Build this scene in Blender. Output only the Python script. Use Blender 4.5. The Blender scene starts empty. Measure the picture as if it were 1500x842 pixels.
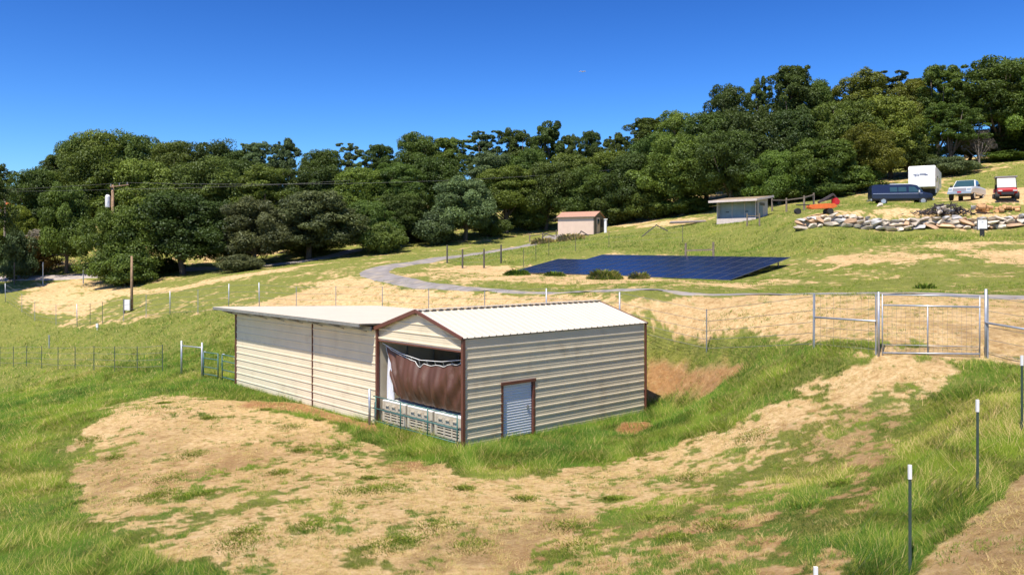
import bpy, bmesh, math, random
import numpy as np
from mathutils import Vector, Matrix
random.seed(7); RNG = np.random.default_rng(7)
sc = bpy.context.scene
C = sc.collection
F = 1200.0; CX = 750.0; HY = 375.0; CH = 6.0      # focal (px of the 1500 px photograph), horizon row, eye height
rad = math.radians

# ------------------------------------------------------------------ terrain
# (column, row, distance) readings of the ground surface
CP = [(0,842,16),(400,842,15),(750,842,14.6),(1100,842,12.8),(1333,838,11.5),(1432,718,13.4),(1500,800,10.9),
 (750,750,18.4),(400,740,19.3),(0,720,23.5),(0,600,41),(100,600,34),(200,600,31),(1195,1016,9.6),
 (0,537,62),(100,541,53),(201,545,47),(270,550,42.5),(0,500,69),(0,450,78),(120,500,60),(200,500,54),(300,500,51),
 (8,443,80),(113,478,66),(249,462,60),(335,455,57),(380,453,55),(434,457,53),(492,459,51),(560,462,49),(628,467,46),
 (710,471,43),(800,474,40),(908,481,36),(1035,492,33),(1192,511,26),(1286,521,23.7),(1443,527,22.7),
 (1050,620,24.9),(1150,600,22.9),(1130,545,27),(1230,560,23.5),(1290,600,20.6),(1000,700,20.8),(1150,700,18.4),(1300,700,15.6),(1495,634,16),(900,700,21.6),
 (960,530,34.2),(1062,548,30.0),(985,578,33),
 (200,410,88),(20,405,92),(400,400,72),(330,405,76),(460,378,95),(560,390,68),(527,405,62),(640,420,52),(800,428,46),
 (1150,430,38),(1500,440,30),(700,365,90),(790,345,105),(600,368,94),(700,343,106),(1000,320,95),(940,340,85),
 (850,346,95),(1085,323,82),(1200,303,78),(1280,291,82),(1162,341,63),(1300,338,62),(1440,335,61),(1500,332,60),
 (1350,297,76),(1415,294,69),(1475,293,66),(1300,313,65),(1500,318,61.5),(1400,350,56),(1300,380,49),(1480,380,45),(1480,410,37),(1200,410,44),
 (1430,253,95),(1500,245,93),(1450,277,80),(1020,345,76),(1000,362,68),(1120,360,66),(775,401,62),(1075,412,48.5),(1160,383,55),(870,372,70),
 (1165,321,65.2),(1200,319,64.8),(1250,318,64.4),(1300,318,64),(1350,318,63.7),(1400,318,63.3),(1450,318,62.6),(1500,319,62)]
WP = [(-60,130,12.5),(-100,125,6),(-110,105,2),(0,140,14),(42,140,20),(80,130,22),(-70,175,19),(0,190,20),(70,190,23),(110,100,19),
 (0,420,24),(-320,300,4),(320,300,22),(0,-60,-4),(-70,0,-4),(60,0,4),(60,40,7.5),(300,-250,0),(-300,-250,-6),(0,900,20),(-900,900,5),(900,900,30),(-900,-900,-8),(900,-900,0),(-900,0,0),(900,0,20)]
for (s,t) in ((-1.2,2.5),(0,0),(4,0),(9.2,0),(0,5),(0,9),(0,13),(0,17),(4,5),(4,12),(8,5),(8,10),(8,16),(4,17),(9.3,4),(-1.2,9),(-1.2,15)):
    WP.append((-1.5+.743*s-.669*t, 25.6+.669*s+.743*t, 0.0))
P = np.array([((px-CX)/F*D, D, CH-(py-HY)*D/F) for px,py,D in CP] + WP, float)
SC = 50.0
def _U(r2):
    return np.where(r2 > 1e-12, r2*np.log(np.maximum(r2,1e-12)), 0.0)
_n = len(P); _A = np.zeros((_n+3,_n+3)); _q = P[:,:2]/SC
_A[:_n,:_n] = _U(((_q[:,None]-_q[None])**2).sum(-1)) + np.eye(_n)*9e-4
_A[:_n,_n] = 1; _A[:_n,_n+1:] = _q; _A[_n,:_n] = 1; _A[_n+1:,:_n] = _q.T
_w = np.linalg.solve(_A, np.concatenate([P[:,2], np.zeros(3)]))
C0 = np.array([-1.5, 25.6]); UA = np.array([math.cos(rad(42)), math.sin(rad(42))]); UB = np.array([-UA[1], UA[0]])
def sstep(a, b, x):
    t = np.clip((x-a)/(b-a), 0, 1); return t*t*(3-2*t)
def Hn(x, y):
    x = np.asarray(x, float).ravel(); y = np.asarray(y, float).ravel(); out = np.empty(len(x))
    for i in range(0, len(x), 20000):
        q = np.stack([x[i:i+20000], y[i:i+20000]], 1)/SC
        r2 = ((q[:,None]-_q[None])**2).sum(-1)
        out[i:i+20000] = _U(r2)@_w[:_n] + _w[_n] + q@_w[_n+1:]
    # the level pad the buildings stand on
    d = np.stack([x, y], 1)-C0; s = d@UA; t = d@UB
    e = np.hypot(np.maximum(np.maximum(-.8-s, (s-9.0)*1.8), 0), np.maximum(np.maximum(-.3-t, t-17.2), 0))
    k = sstep(0.1, 3.4, e)
    return out*k
def H(x, y): return float(Hn([x],[y])[0])
def at(px, py, d0=7.0, d1=260.0):
    """ground point on the line of sight through a reading of the photograph"""
    D = np.geomspace(d0, d1, 500); X = (px-CX)/F*D; Z = CH-(py-HY)*D/F
    g = Hn(X, D)-Z; k = np.argmax(g > 0)
    if not (g > 0).any(): k = len(D)-1
    if k == 0: return np.array([X[0], D[0], H(X[0], D[0])])
    a, b = D[k-1], D[k]; f = g[k-1]/(g[k-1]-g[k]+1e-12); d = a+(b-a)*f
    x = (px-CX)/F*d
    return np.array([x, d, H(x, d)])
def gp(px, D, dz=0.0):
    x = (px-CX)/F*D
    return Vector((x, D, H(x, D)+dz))

# ------------------------------------------------------------------ value noise
def vnoise(x, y, seed=0):
    xi = np.floor(x).astype(np.int64); yi = np.floor(y).astype(np.int64); fx = x-xi; fy = y-yi
    fx = fx*fx*(3-2*fx); fy = fy*fy*(3-2*fy)
    def h(a, b):
        n = (a*374761393 + b*668265263 + seed*1442695041) & 0xffffffff
        n = ((n ^ (n >> 13))*1274126177) & 0xffffffff
        return ((n ^ (n >> 16)) & 0xffff)/65535.0
    return (h(xi,yi)*(1-fx)+h(xi+1,yi)*fx)*(1-fy)+(h(xi,yi+1)*(1-fx)+h(xi+1,yi+1)*fx)*fy
def fbm(x, y, sc_, oct=4, seed=0, gain=.55):
    v = np.zeros(np.shape(x)); a = 1; tot = 0; f = 1.0/sc_
    for o in range(oct):
        v += a*vnoise(x*f+17.3*o, y*f-9.1*o, seed+o); tot += a; a *= gain; f *= 2.03
    return v/tot
def uni(v, sd=.155):      # fbm is roughly normal round .5: spread it evenly over 0..1
    return 1/(1+np.exp(-1.702*(v-.5)/sd))

# ------------------------------------------------------------------ ground cover zones
# name: outline (photograph readings projected on the terrain), dryness, blade height, density, edge softness
ZONES = [
 # mown upper field
 ([(-60,470),(60,455),(120,470),(200,458),(340,450),(560,455),(900,470),(1300,500),(1600,520),(1700,300),(1500,240),(1330,285),(1000,300),(700,330),(440,370),(200,395),(-60,402)], .12,.08,.8,1.4),
 # tan mown strip behind the fence
 ([(330,462),(385,444),(430,428),(480,410),(525,402),(560,416),(640,424),(780,429),(950,432),(1190,432),(1300,434),(1600,444),(1700,530),(1440,527),(1290,519),(1240,502),(1100,496),(960,487),(700,470)], .92,.06,.5,.6),
 ([(20,425),(80,413),(150,411),(200,419),(260,421),(300,412),(340,404),(400,396),(490,384),(430,396),(330,412),(260,427),(170,433),(130,462),(60,458)], .86,.05,.5,.6),
 ([(590,404),(640,392),(700,387),(750,390),(790,398),(880,404),(960,408),(1060,414),(1150,408),(1200,412),(1060,420),(900,418),(760,414),(650,412)], .84,.06,.5,.7),
 ([(1170,384),(1230,374),(1330,370),(1390,372),(1340,384),(1230,390)], .85,.05,.4,.8),
 ([(1360,360),(1440,352),(1500,348),(1500,358),(1400,366)], .8,.05,.4,.8),
 ([(1395,372),(1600,362),(1600,392),(1470,388)], .7,.05,.4,.8),
 ([(590,420),(700,424),(900,426),(1500,428),(1500,417),(1100,421),(800,414),(640,412)], .12,.07,.8,.4),
 # tan around the vehicles and near the pink shed
 ([(1180,322),(1300,315),(1500,316),(1500,309),(1300,306),(1200,312)], .62,.10,.5,.6),
 ([(1400,277),(1600,272),(1600,300),(1440,300),(1390,292)], .95,.04,.2,.8),
 ([(880,330),(960,320),(1030,318),(1030,328),(940,333)], .7,.06,.4,.8),
 # lush grass between the sheds and the panels
 ([(660,378),(740,366),(800,350),(890,346),(960,336),(1040,324),(1130,318),(1170,338),(1300,340),(1500,335),(1600,350),(1380,352),(1240,368),(1150,376),(860,368),(780,385),(750,392),(730,388),(660,388)], -.08,.30,1.0,.6),
 ([(1130,318),(1165,300),(1280,296),(1380,300),(1500,300),(1500,312),(1170,318)], .08,.22,1.0,.6),
 ([(1390,262),(1600,230),(1600,268),(1420,274)], .02,.25,1.0,.6),
 # lower field
 ([(-300,1100),(-300,445),(-20,443),(20,446),(60,462),(112,480),(180,474),(250,464),(340,458),(700,474),(960,486),(1100,496),(1190,505),(1286,521),(1380,530),(1440,527),(1700,545),(1700,1100)], -.12,.31,1.0,.5),
 # foreground straw
 ([(100,640),(130,612),(170,592),(240,579),(350,592),(420,603),(500,616),(540,650),(600,672),(700,695),(800,690),(880,680),(1000,652),(1100,610),(1150,575),(1230,545),(1290,522),(1345,530),(1400,545),(1360,590),(1330,640),(1320,700),(1290,760),(1240,842),(1100,930),(600,930),(370,880),(330,810),(230,800),(150,755),(100,700)], .81,.15,1.3,.5),
 ([(960,690),(1100,610),(1230,545),(1290,524),(1400,545),(1340,640),(1310,720),(1240,860),(1000,930),(820,900),(880,760)], .60,.17,1.3,1.3),
 ([(1130,700),(1210,680),(1300,720),(1290,800),(1200,790),(1140,760)], .35,.22,.9,.5),
 # strip of tall grass along the right fence
 ([(1400,540),(1530,540),(1600,600),(1520,660),(1440,740),(1390,790),(1345,845),(1330,930),(1180,930),(1260,830),(1300,740),(1320,690),(1330,640),(1362,590)], .06,.42,1.1,.35),
 ([(1352,842),(1400,790),(1432,755),(1500,690),(1560,640),(1900,700),(1900,1100),(1300,1100),(1330,900)], .95,.04,.7,.16),
]
SOILS = [
 ([(860,770),(1000,720),(1120,725),(1300,750),(1270,842),(1200,930),(800,930)], .38,1.2),
 ([(200,690),(330,640),(480,640),(470,690),(380,740),(250,740)], .22,1.2), # red soil: outline, strength
 ([(900,630),(912,618),(948,618),(955,624),(930,636),(905,637)], .95,.2),
 ([(370,586),(450,592),(560,622),(560,640),(500,622),(420,603),(360,596)], .8,.25),
 ([(952,532),(1000,533),(1060,540),(1068,548),(1040,562),(990,572),(952,575)], .72,.5),
 ([(560,680),(610,676),(620,688),(580,692)], .6,.3),
 ([(1290,640),(1330,640),(1320,690),(1270,690)], .35,.8),
]
def poly_world(pts): return np.array([at(a, b)[:2] for a, b in pts])
def sdist(poly, x, y):
    d = np.full(len(x), 1e9); ins = np.zeros(len(x), bool); n = len(poly)
    for i in range(n):
        ax, ay = poly[i]; bx, by = poly[(i+1)%n]; ex, ey = bx-ax, by-ay
        t = np.clip(((x-ax)*ex+(y-ay)*ey)/(ex*ex+ey*ey+1e-9), 0, 1)
        d = np.minimum(d, np.hypot(x-ax-t*ex, y-ay-t*ey))
        c = ((ay > y) != (by > y)) & (x < ex*(y-ay)/(by-ay+1e-12)+ax); ins ^= c
    return np.where(ins, -d, d)
ZW = [(poly_world(z[0]),)+tuple(z[1:]) for z in ZONES]
SW = [(poly_world(z[0]),)+tuple(z[1:]) for z in SOILS]
_eb = [(-1.0,-.75),(9.2,-.75),(9.2,-.05),(-1.0,-.05)]
def fields(x, y):
    """returns green cover 0..1, blade height, density, red soil, brownness"""
    x = np.asarray(x, float); y = np.asarray(y, float)
    dry = np.full(len(x), .4); hgt = np.full(len(x), .12); den = np.full(len(x), .8)
    wob = (fbm(x, y, 2.2, 4, 5)-.5)
    for poly, a, b, c, w in ZW:
        m = sstep(w, -w, sdist(poly, x, y)+wob*w*4.5)
        dry += (a-dry)*m; hgt += (b-hgt)*m; den += (c-den)*m
    # along the walls of the barn the grass was never cut
    d = np.stack([x, y], 1)-C0; s = d@UA; t = d@UB
    e = np.hypot(np.maximum(np.maximum(0-s, s-9.0), 0), np.maximum(np.maximum(0-t, t-6.1), 0))
    m = sstep(1.9, .9, e+wob*2.6)*(t < 6.3)*(s > -2.6)
    dry += (.04-dry)*m; hgt += (.48-hgt)*m; den += (1.1-den)*m
    e2 = np.hypot(s+.6, np.maximum(np.maximum(15.6-t, t-20), 0))
    m = sstep(1.1, .3, e2+wob*1.6); dry += (.05-dry)*m; hgt += (.36-hgt)*m
    soil = np.zeros(len(x))
    for poly, a, w in SW:
        m = sstep(w, -w, sdist(poly, x, y)+wob*w*4)*a; soil = np.maximum(soil, m)
    n = uni(.36*fbm(x, y, 2.8, 4, 11)+.38*fbm(x, y, .5, 3, 23)+.26*fbm(x, y, .17, 2, 29), .095)
    g = sstep(dry-.10, dry+.10, n)
    g = g*(1-sstep(.3,.7,soil)*.93)
    brown = sstep(.45,.85, uni(.6*fbm(x, y, 4.0, 5, 41)+.4*fbm(x, y, .9, 4, 43), .11))
    brown = brown*(1-.7*sstep(24,30,y))
    return g, hgt*(.55+.9*fbm(x, y, 1.3, 3, 77)), den, soil, brown

# ------------------------------------------------------------------ mesh helpers
class MB:
    def __init__(s): s.v = []; s.f = []
    def add(s, vs, fs):
        o = len(s.v); s.v += [tuple(v) for v in vs]; s.f += [tuple(i+o for i in f) for f in fs]; return s
    def box(s, c, d, R=None):
        hx, hy, hz = d[0]/2, d[1]/2, d[2]/2; c = Vector(c)
        vs = [Vector((x,y,z)) for x in (-hx,hx) for y in (-hy,hy) for z in (-hz,hz)]
        if R is not None: vs = [R@v for v in vs]
        return s.add([c+v for v in vs], [(0,1,3,2),(4,6,7,5),(0,4,5,1),(2,3,7,6),(0,2,6,4),(1,5,7,3)])
    def bar(s, a, b, w, h=None, up=(0,0,1)):
        a = Vector(a); b = Vector(b); h = h or w; d = (b-a); L = d.length; d.normalize(); up = Vector(up)
        if abs(d.dot(up)) > .98: up = Vector((1,0,0))
        sd = d.cross(up).normalized(); u = sd.cross(d)
        R = Matrix((d, sd, u)).transposed()
        return s.box((a+b)/2, (L, w, h), R)
    def tube(s, pts, r, n=8, cap=True):
        pts = [Vector(p) for p in pts]; rs = r if hasattr(r, '__len__') else [r]*len(pts); o = len(s.v); up = None
        for i, p in enumerate(pts):
            d = (pts[min(i+1,len(pts)-1)]-pts[max(i-1,0)]).normalized()
            if up is None:
                up = Vector((0,0,1)) if abs(d.z) < .9 else Vector((1,0,0))
            sd = d.cross(up).normalized(); up = sd.cross(d).normalized()
            for k in range(n):
                a = 2*math.pi*k/n; s.v.append(tuple(p+(sd*math.cos(a)+up*math.sin(a))*rs[i]))
        for i in range(len(pts)-1):
            for k in range(n):
                a = o+i*n+k; b = o+i*n+(k+1)%n; s.f.append((a, b, b+n, a+n))
        if cap:
            s.f.append(tuple(o+k for k in range(n))[::-1]); s.f.append(tuple(o+(len(pts)-1)*n+k for k in range(n)))
        return s
    def prism(s, prof, y0, y1, taper=None):
        """profile in xz extruded along y"""
        n = len(prof); vs = [(x, y0, z) for x, z in prof]+[(x, y1, z) for x, z in prof]
        fs = [(i,(i+1)%n,n+(i+1)%n,n+i) for i in range(n)]+[tuple(range(n))[::-1], tuple(range(n,2*n))]
        return s.add(vs, fs)
    def build(s, name, m, parent=None, loc=None, rz=None, bevel=0, smooth=False, seg=2):
        me = bpy.data.meshes.new(name); me.from_pydata(s.v, [], s.f); me.update()
        bm = bmesh.new(); bm.from_mesh(me); bmesh.ops.recalc_face_normals(bm, faces=bm.faces)
        if bevel: bmesh.ops.bevel(bm, geom=bm.edges[:], offset=bevel, segments=seg, affect='EDGES', clamp_overlap=True)
        if smooth:
            for f in bm.faces: f.smooth = True
        bm.to_mesh(me); bm.free()
        if m: me.materials.append(m)
        o = bpy.data.objects.new(name, me); C.objects.link(o)
        if parent: o.parent = parent
        if loc is not None: o.location = loc
        if rz is not None: o.rotation_euler.z = rz
        return o
def npmesh(name, V, nv, m, parent=None, attrs=None, loops=None):
    """V (N,nv,3): N separate faces"""
    N = len(V); me = bpy.data.meshes.new(name); me.vertices.add(N*nv); me.loops.add(N*nv); me.polygons.add(N)
    me.vertices.foreach_set('co', V.reshape(-1).astype(np.float32))
    me.loops.foreach_set('vertex_index', np.arange(N*nv, dtype=np.int32))
    me.polygons.foreach_set('loop_start', np.arange(0, N*nv, nv, dtype=np.int32))
    me.update(calc_edges=True)
    for k, a in (attrs or {}).items():
        at_ = me.attributes.new(k, 'FLOAT', 'POINT'); at_.data.foreach_set('value', np.repeat(a, nv).astype(np.float32))
    me.materials.append(m)
    o = bpy.data.objects.new(name, me); C.objects.link(o)
    if parent: o.parent = parent
    return o
def tag(o, label=None, cat=None, group=None, kind=None):
    if label: o['label'] = label
    if cat: o['category'] = cat
    if group: o['group'] = group
    if kind: o['kind'] = kind
    return o
def empty(name, loc, rz=0, label=None, cat=None, group=None):
    o = bpy.data.objects.new(name, None); C.objects.link(o); o.location = loc; o.rotation_euler.z = rz; o.empty_display_size = .3
    return tag(o, label, cat, group)
def copy_tree(o, parent=None):
    c = o.copy(); C.objects.link(c); c.parent = parent
    for ch in [k for k in bpy.data.objects if k.parent == o]: copy_tree(ch, c)
    return c

# ------------------------------------------------------------------ materials
def mat(name, col, rough=.6, metal=0, var=.15, scale=4.0, bump=0, bscale=40, spec=.5, dirt=None, objvar=0, coords='Object'):
    m = bpy.data.materials.new(name); m.use_nodes = True; nt = m.node_tree; b = nt.nodes['Principled BSDF']
    b.inputs['Roughness'].default_value = rough; b.inputs['Metallic'].default_value = metal
    b.inputs['Specular IOR Level'].default_value = spec
    tc = nt.nodes.new('ShaderNodeTexCoord'); nz = nt.nodes.new('ShaderNodeTexNoise'); nz.inputs['Scale'].default_value = scale; nz.inputs['Detail'].default_value = 5
    nt.links.new(tc.outputs[coords], nz.inputs['Vector'])
    r = nt.nodes.new('ShaderNodeValToRGB'); r.color_ramp.elements[0].position = .3; r.color_ramp.elements[1].position = .7
    lo = [c*(1-var) for c in col]; hi = [min(1, c*(1+var)) for c in col]
    r.color_ramp.elements[0].color = (*lo,1); r.color_ramp.elements[1].color = (*hi,1)
    nt.links.new(nz.outputs['Fac'], r.inputs['Fac']); out = r.outputs['Color']
    if dirt:
        n2 = nt.nodes.new('ShaderNodeTexNoise'); n2.inputs['Scale'].default_value = dirt[1]; n2.inputs['Detail'].default_value = 6
        nt.links.new(tc.outputs[coords], n2.inputs['Vector'])
        mr = nt.nodes.new('ShaderNodeMapRange'); mr.inputs[1].default_value = dirt[2]; mr.inputs[2].default_value = dirt[2]+.18; mr.inputs[4].default_value = dirt[3]
        nt.links.new(n2.outputs['Fac'], mr.inputs[0])
        mx = nt.nodes.new('ShaderNodeMix'); mx.data_type = 'RGBA'; mx.inputs[7].default_value = (*dirt[0],1)
        nt.links.new(mr.outputs[0], mx.inputs[0]); nt.links.new(out, mx.inputs[6]); out = mx.outputs[2]
    if objvar:
        oi = nt.nodes.new('ShaderNodeObjectInfo'); hs = nt.nodes.new('ShaderNodeHueSaturation')
        a = nt.nodes.new('ShaderNodeMapRange'); a.inputs[3].default_value = 1-objvar; a.inputs[4].default_value = 1+objvar
        nt.links.new(oi.outputs['Random'], a.inputs[0]); nt.links.new(a.outputs[0], hs.inputs['Value']); nt.links.new(out, hs.inputs['Color']); out = hs.outputs[0]
    nt.links.new(out, b.inputs['Base Color'])
    if bump:
        n3 = nt.nodes.new('ShaderNodeTexNoise'); n3.inputs['Scale'].default_value = bscale; n3.inputs['Detail'].default_value = 4
        nt.links.new(tc.outputs[coords], n3.inputs['Vector']); bp = nt.nodes.new('ShaderNodeBump'); bp.inputs['Strength'].default_value = bump; bp.inputs['Distance'].default_value = .02
        nt.links.new(n3.outputs['Fac'], bp.inputs['Height']); nt.links.new(bp.outputs[0], b.inputs['Normal'])
    return m
M = {}
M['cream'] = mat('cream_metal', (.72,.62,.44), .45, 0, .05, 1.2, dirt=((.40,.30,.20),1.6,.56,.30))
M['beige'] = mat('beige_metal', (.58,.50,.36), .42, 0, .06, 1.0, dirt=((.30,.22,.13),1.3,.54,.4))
M['roof'] = mat('roof_metal', (.58,.52,.42), .35, 0, .03, .8, dirt=((.5,.44,.36),.7,.55,.35))
M['brown'] = mat('brown_trim', (.13,.045,.03), .45, 0, .12, 3)
M['steel'] = mat('galvanised_steel', (.33,.33,.33), .42, .6, .15, 6)
M['rollup'] = mat('white_rollup_metal', (.62,.63,.66), .4, 0, .03, 2)
M['pipe'] = mat('galvanised_pipe', (.40,.42,.46), .45, .5, .12, 8)
M['greenpipe'] = mat('green_painted_pipe', (.05,.14,.12), .5, 0, .15, 8)
M['tpost'] = mat('green_steel_post', (.035,.06,.045), .6, 0, .2, 8)
M['darkpost'] = mat('weathered_dark_post', (.10,.085,.07), .8, 0, .2, 8)
M['white'] = mat('white_paint', (.78,.77,.74), .5, 0, .04, 3)
M['wire'] = mat('fence_wire', (.22,.21,.20), .5, .3, .1, 3)
M['wood'] = mat('weathered_wood', (.20,.155,.115), .85, 0, .3, 7, bump=.4)
M['polewood'] = mat('pole_wood', (.30,.19,.11), .85, 0, .25, 5, bump=.4)
M['bin'] = mat('bin_plastic', (.50,.44,.34), .55, 0, .06, 3, dirt=((.35,.24,.15),3,.52,.5))
M['dark'] = mat('dark_void', (.02,.02,.022), .8, 0, .1, 3)
M['tyre'] = mat('rubber_tyre', (.02,.02,.02), .8, 0, .1, 10)
M['glass'] = mat('dark_glass', (.03,.07,.08), .12, 0, .1, 2, spec=.8)
M['chrome'] = mat('wheel_alloy', (.55,.55,.55), .35, .7, .05, 5)
M['navy'] = mat('navy_car_paint', (.012,.018,.045), .25, 0, .1, 1, spec=.6)
M['silverpaint'] = mat('silver_car_paint', (.62,.62,.60), .3, .1, .03, 1)
M['red'] = mat('red_paint', (.50,.02,.025), .3, 0, .08, 2)
M['orange'] = mat('orange_paint', (.70,.16,.03), .5, 0, .15, 3)
M['rvwhite'] = mat('white_gelcoat', (.80,.79,.77), .35, 0, .02, 1)
M['rvgrey'] = mat('grey_graphics', (.30,.28,.30), .4, 0, .05, 1)
M['pink'] = mat('pink_siding', (.66,.49,.38), .7, 0, .05, 2)
M['pinkroof'] = mat('pink_shingle', (.42,.22,.15), .85, 0, .15, 6, bump=.5, bscale=12)
M['olive'] = mat('olive_grey_trim', (.14,.12,.09), .7, 0, .12, 4)
M['shedwhite'] = mat('faded_pink_white_boards', (.60,.50,.45), .75, 0, .10, 4)
M['shedgrey'] = mat('blue_grey_boards_and_shade', (.26,.30,.31), .75, 0, .12, 2)  # side door colour; on the recessed front it carries the overhang's shade
M['moss'] = mat('mossy_roofing', (.26,.19,.11), .9, 0, .3, 3)
M['stone'] = mat('boulder', (.50,.42,.33), .85, 0, .28, 1.6, bump=.5, bscale=6, objvar=.30)
M['stone2'] = mat('grey_boulder', (.40,.38,.36), .85, 0, .28, 1.6, bump=.5, bscale=6, objvar=.25)
M['stone3'] = mat('rusty_boulder', (.50,.32,.19), .85, 0, .3, 1.6, bump=.5, bscale=6, objvar=.25)
M['log'] = mat('cut_log', (.48,.27,.12), .85, 0, .35, 5, objvar=.3)
M['charred'] = mat('burnt_branches', (.055,.045,.045), .9, 0, .5, 5)
M['bark'] = mat('oak_bark', (.10,.08,.06), .9, 0, .35, 5, bump=.6, bscale=10)
M['barkpale'] = mat('pale_bark', (.22,.18,.14), .9, 0, .3, 5, bump=.6, bscale=10)

def leafmat(name, col, var=.35, trans=.33):
    m = bpy.data.materials.new(name); m.use_nodes = True; nt = m.node_tree; nt.nodes.clear()
    out = nt.nodes.new('ShaderNodeOutputMaterial'); d = nt.nodes.new('ShaderNodeBsdfDiffuse'); t = nt.nodes.new('ShaderNodeBsdfTranslucent'); mx = nt.nodes.new('ShaderNodeMixShader')
    g = nt.nodes.new('ShaderNodeBsdfGlossy'); g.inputs['Roughness'].default_value = .55; g.inputs['Color'].default_value = (.8,.85,.9,1); m2 = nt.nodes.new('ShaderNodeMixShader'); m2.inputs[0].default_value = .02
    at_ = nt.nodes.new('ShaderNodeAttribute'); at_.attribute_name = 'tint'
    oi = nt.nodes.new('ShaderNodeObjectInfo')
    r = nt.nodes.new('ShaderNodeValToRGB'); e = r.color_ramp.elements
    e[0].position = 0; e[0].color = (col[0]*(1-var), col[1]*(1-var), col[2]*(1-var), 1)
    e[1].position = 1; e[1].color = (col[0]*(1+var*1.25), col[1]*(1+var), col[2]*(1+var*.5), 1)
    nt.links.new(at_.outputs['Fac'], r.inputs[0])
    hs = nt.nodes.new('ShaderNodeHueSaturation'); mr = nt.nodes.new('ShaderNodeMapRange'); mr.inputs[3].default_value = .74; mr.inputs[4].default_value = 1.5
    nt.links.new(oi.outputs['Random'], mr.inputs[0]); nt.links.new(mr.outputs[0], hs.inputs['Value']); nt.links.new(r.outputs[0], hs.inputs['Color'])
    m3 = nt.nodes.new('ShaderNodeMapRange'); m3.inputs[3].default_value = .515; m3.inputs[4].default_value = .485
    mu = nt.nodes.new('ShaderNodeMath'); mu.operation = 'FRACT'; mm = nt.nodes.new('ShaderNodeMath'); mm.operation = 'MULTIPLY'; mm.inputs[1].default_value = 7.3
    nt.links.new(oi.outputs['Random'], mm.inputs[0]); nt.links.new(mm.outputs[0], mu.inputs[0]); nt.links.new(mu.outputs[0], m3.inputs[0]); nt.links.new(m3.outputs[0], hs.inputs['Hue'])
    nt.links.new(hs.outputs[0], d.inputs[0]); nt.links.new(hs.outputs[0], t.inputs[0]); mx.inputs[0].default_value = trans
    nt.links.new(d.outputs[0], mx.inputs[1]); nt.links.new(t.outputs[0], mx.inputs[2])
    nt.links.new(mx.outputs[0], m2.inputs[1]); nt.links.new(g.outputs[0], m2.inputs[2]); nt.links.new(m2.outputs[0], out.inputs[0])
    return m
LM = {'oak': leafmat('oak_leaves', (.100,.146,.022)), 'dark': leafmat('dark_oak_leaves', (.070,.108,.020)), 'olive': leafmat('olive_leaves', (.125,.145,.018)),
      'grey': leafmat('grey_green_leaves', (.085,.122,.046)), 'bright': leafmat('fresh_leaves', (.20,.26,.03)), 'twig': leafmat('grey_twigs', (.15,.135,.12), .4), 'rust': leafmat('rusty_leaves', (.14,.095,.02))}
def grassmat():
    m = bpy.data.materials.new('grass_blades'); m.use_nodes = True; nt = m.node_tree; nt.nodes.clear()
    out = nt.nodes.new('ShaderNodeOutputMaterial'); d = nt.nodes.new('ShaderNodeBsdfDiffuse'); t = nt.nodes.new('ShaderNodeBsdfTranslucent'); mx = nt.nodes.new('ShaderNodeMixShader'); mx.inputs[0].default_value = .35
    ge = nt.nodes.new('ShaderNodeNewGeometry'); vm = nt.nodes.new('ShaderNodeVectorMath'); vm.operation = 'SCALE'; vm.inputs['Scale'].default_value = .55; va = nt.nodes.new('ShaderNodeVectorMath'); va.operation = 'ADD'; va.inputs[1].default_value = (0,0,.75); vn = nt.nodes.new('ShaderNodeVectorMath'); vn.operation = 'NORMALIZE'
    nt.links.new(ge.outputs['Normal'], vm.inputs[0]); nt.links.new(vm.outputs[0], va.inputs[0]); nt.links.new(va.outputs[0], vn.inputs[0]); nt.links.new(vn.outputs[0], d.inputs['Normal'])
    a = nt.nodes.new('ShaderNodeAttribute'); a.attribute_name = 'tint'; r = nt.nodes.new('ShaderNodeValToRGB')
    cols = [(0,(.07,.155,.025)),(.25,(.125,.22,.028)),(.5,(.24,.305,.035)),(.7,(.42,.41,.09)),(.86,(.55,.43,.18)),(1,(.68,.50,.24))]
    e = r.color_ramp.elements
    e[0].position, e[0].color = 0, (*cols[0][1],1); e[1].position, e[1].color = 1, (*cols[-1][1],1)
    for p_, c_ in cols[1:-1]:
        k = e.new(p_); k.color = (*c_,1)
    nt.links.new(a.outputs['Fac'], r.inputs[0]); nt.links.new(r.outputs[0], d.inputs[0]); nt.links.new(r.outputs[0], t.inputs[0])
    nt.links.new(d.outputs[0], mx.inputs[1]); nt.links.new(t.outputs[0], mx.inputs[2]); nt.links.new(mx.outputs[0], out.inputs[0])
    return m
M['grass'] = grassmat()
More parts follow.
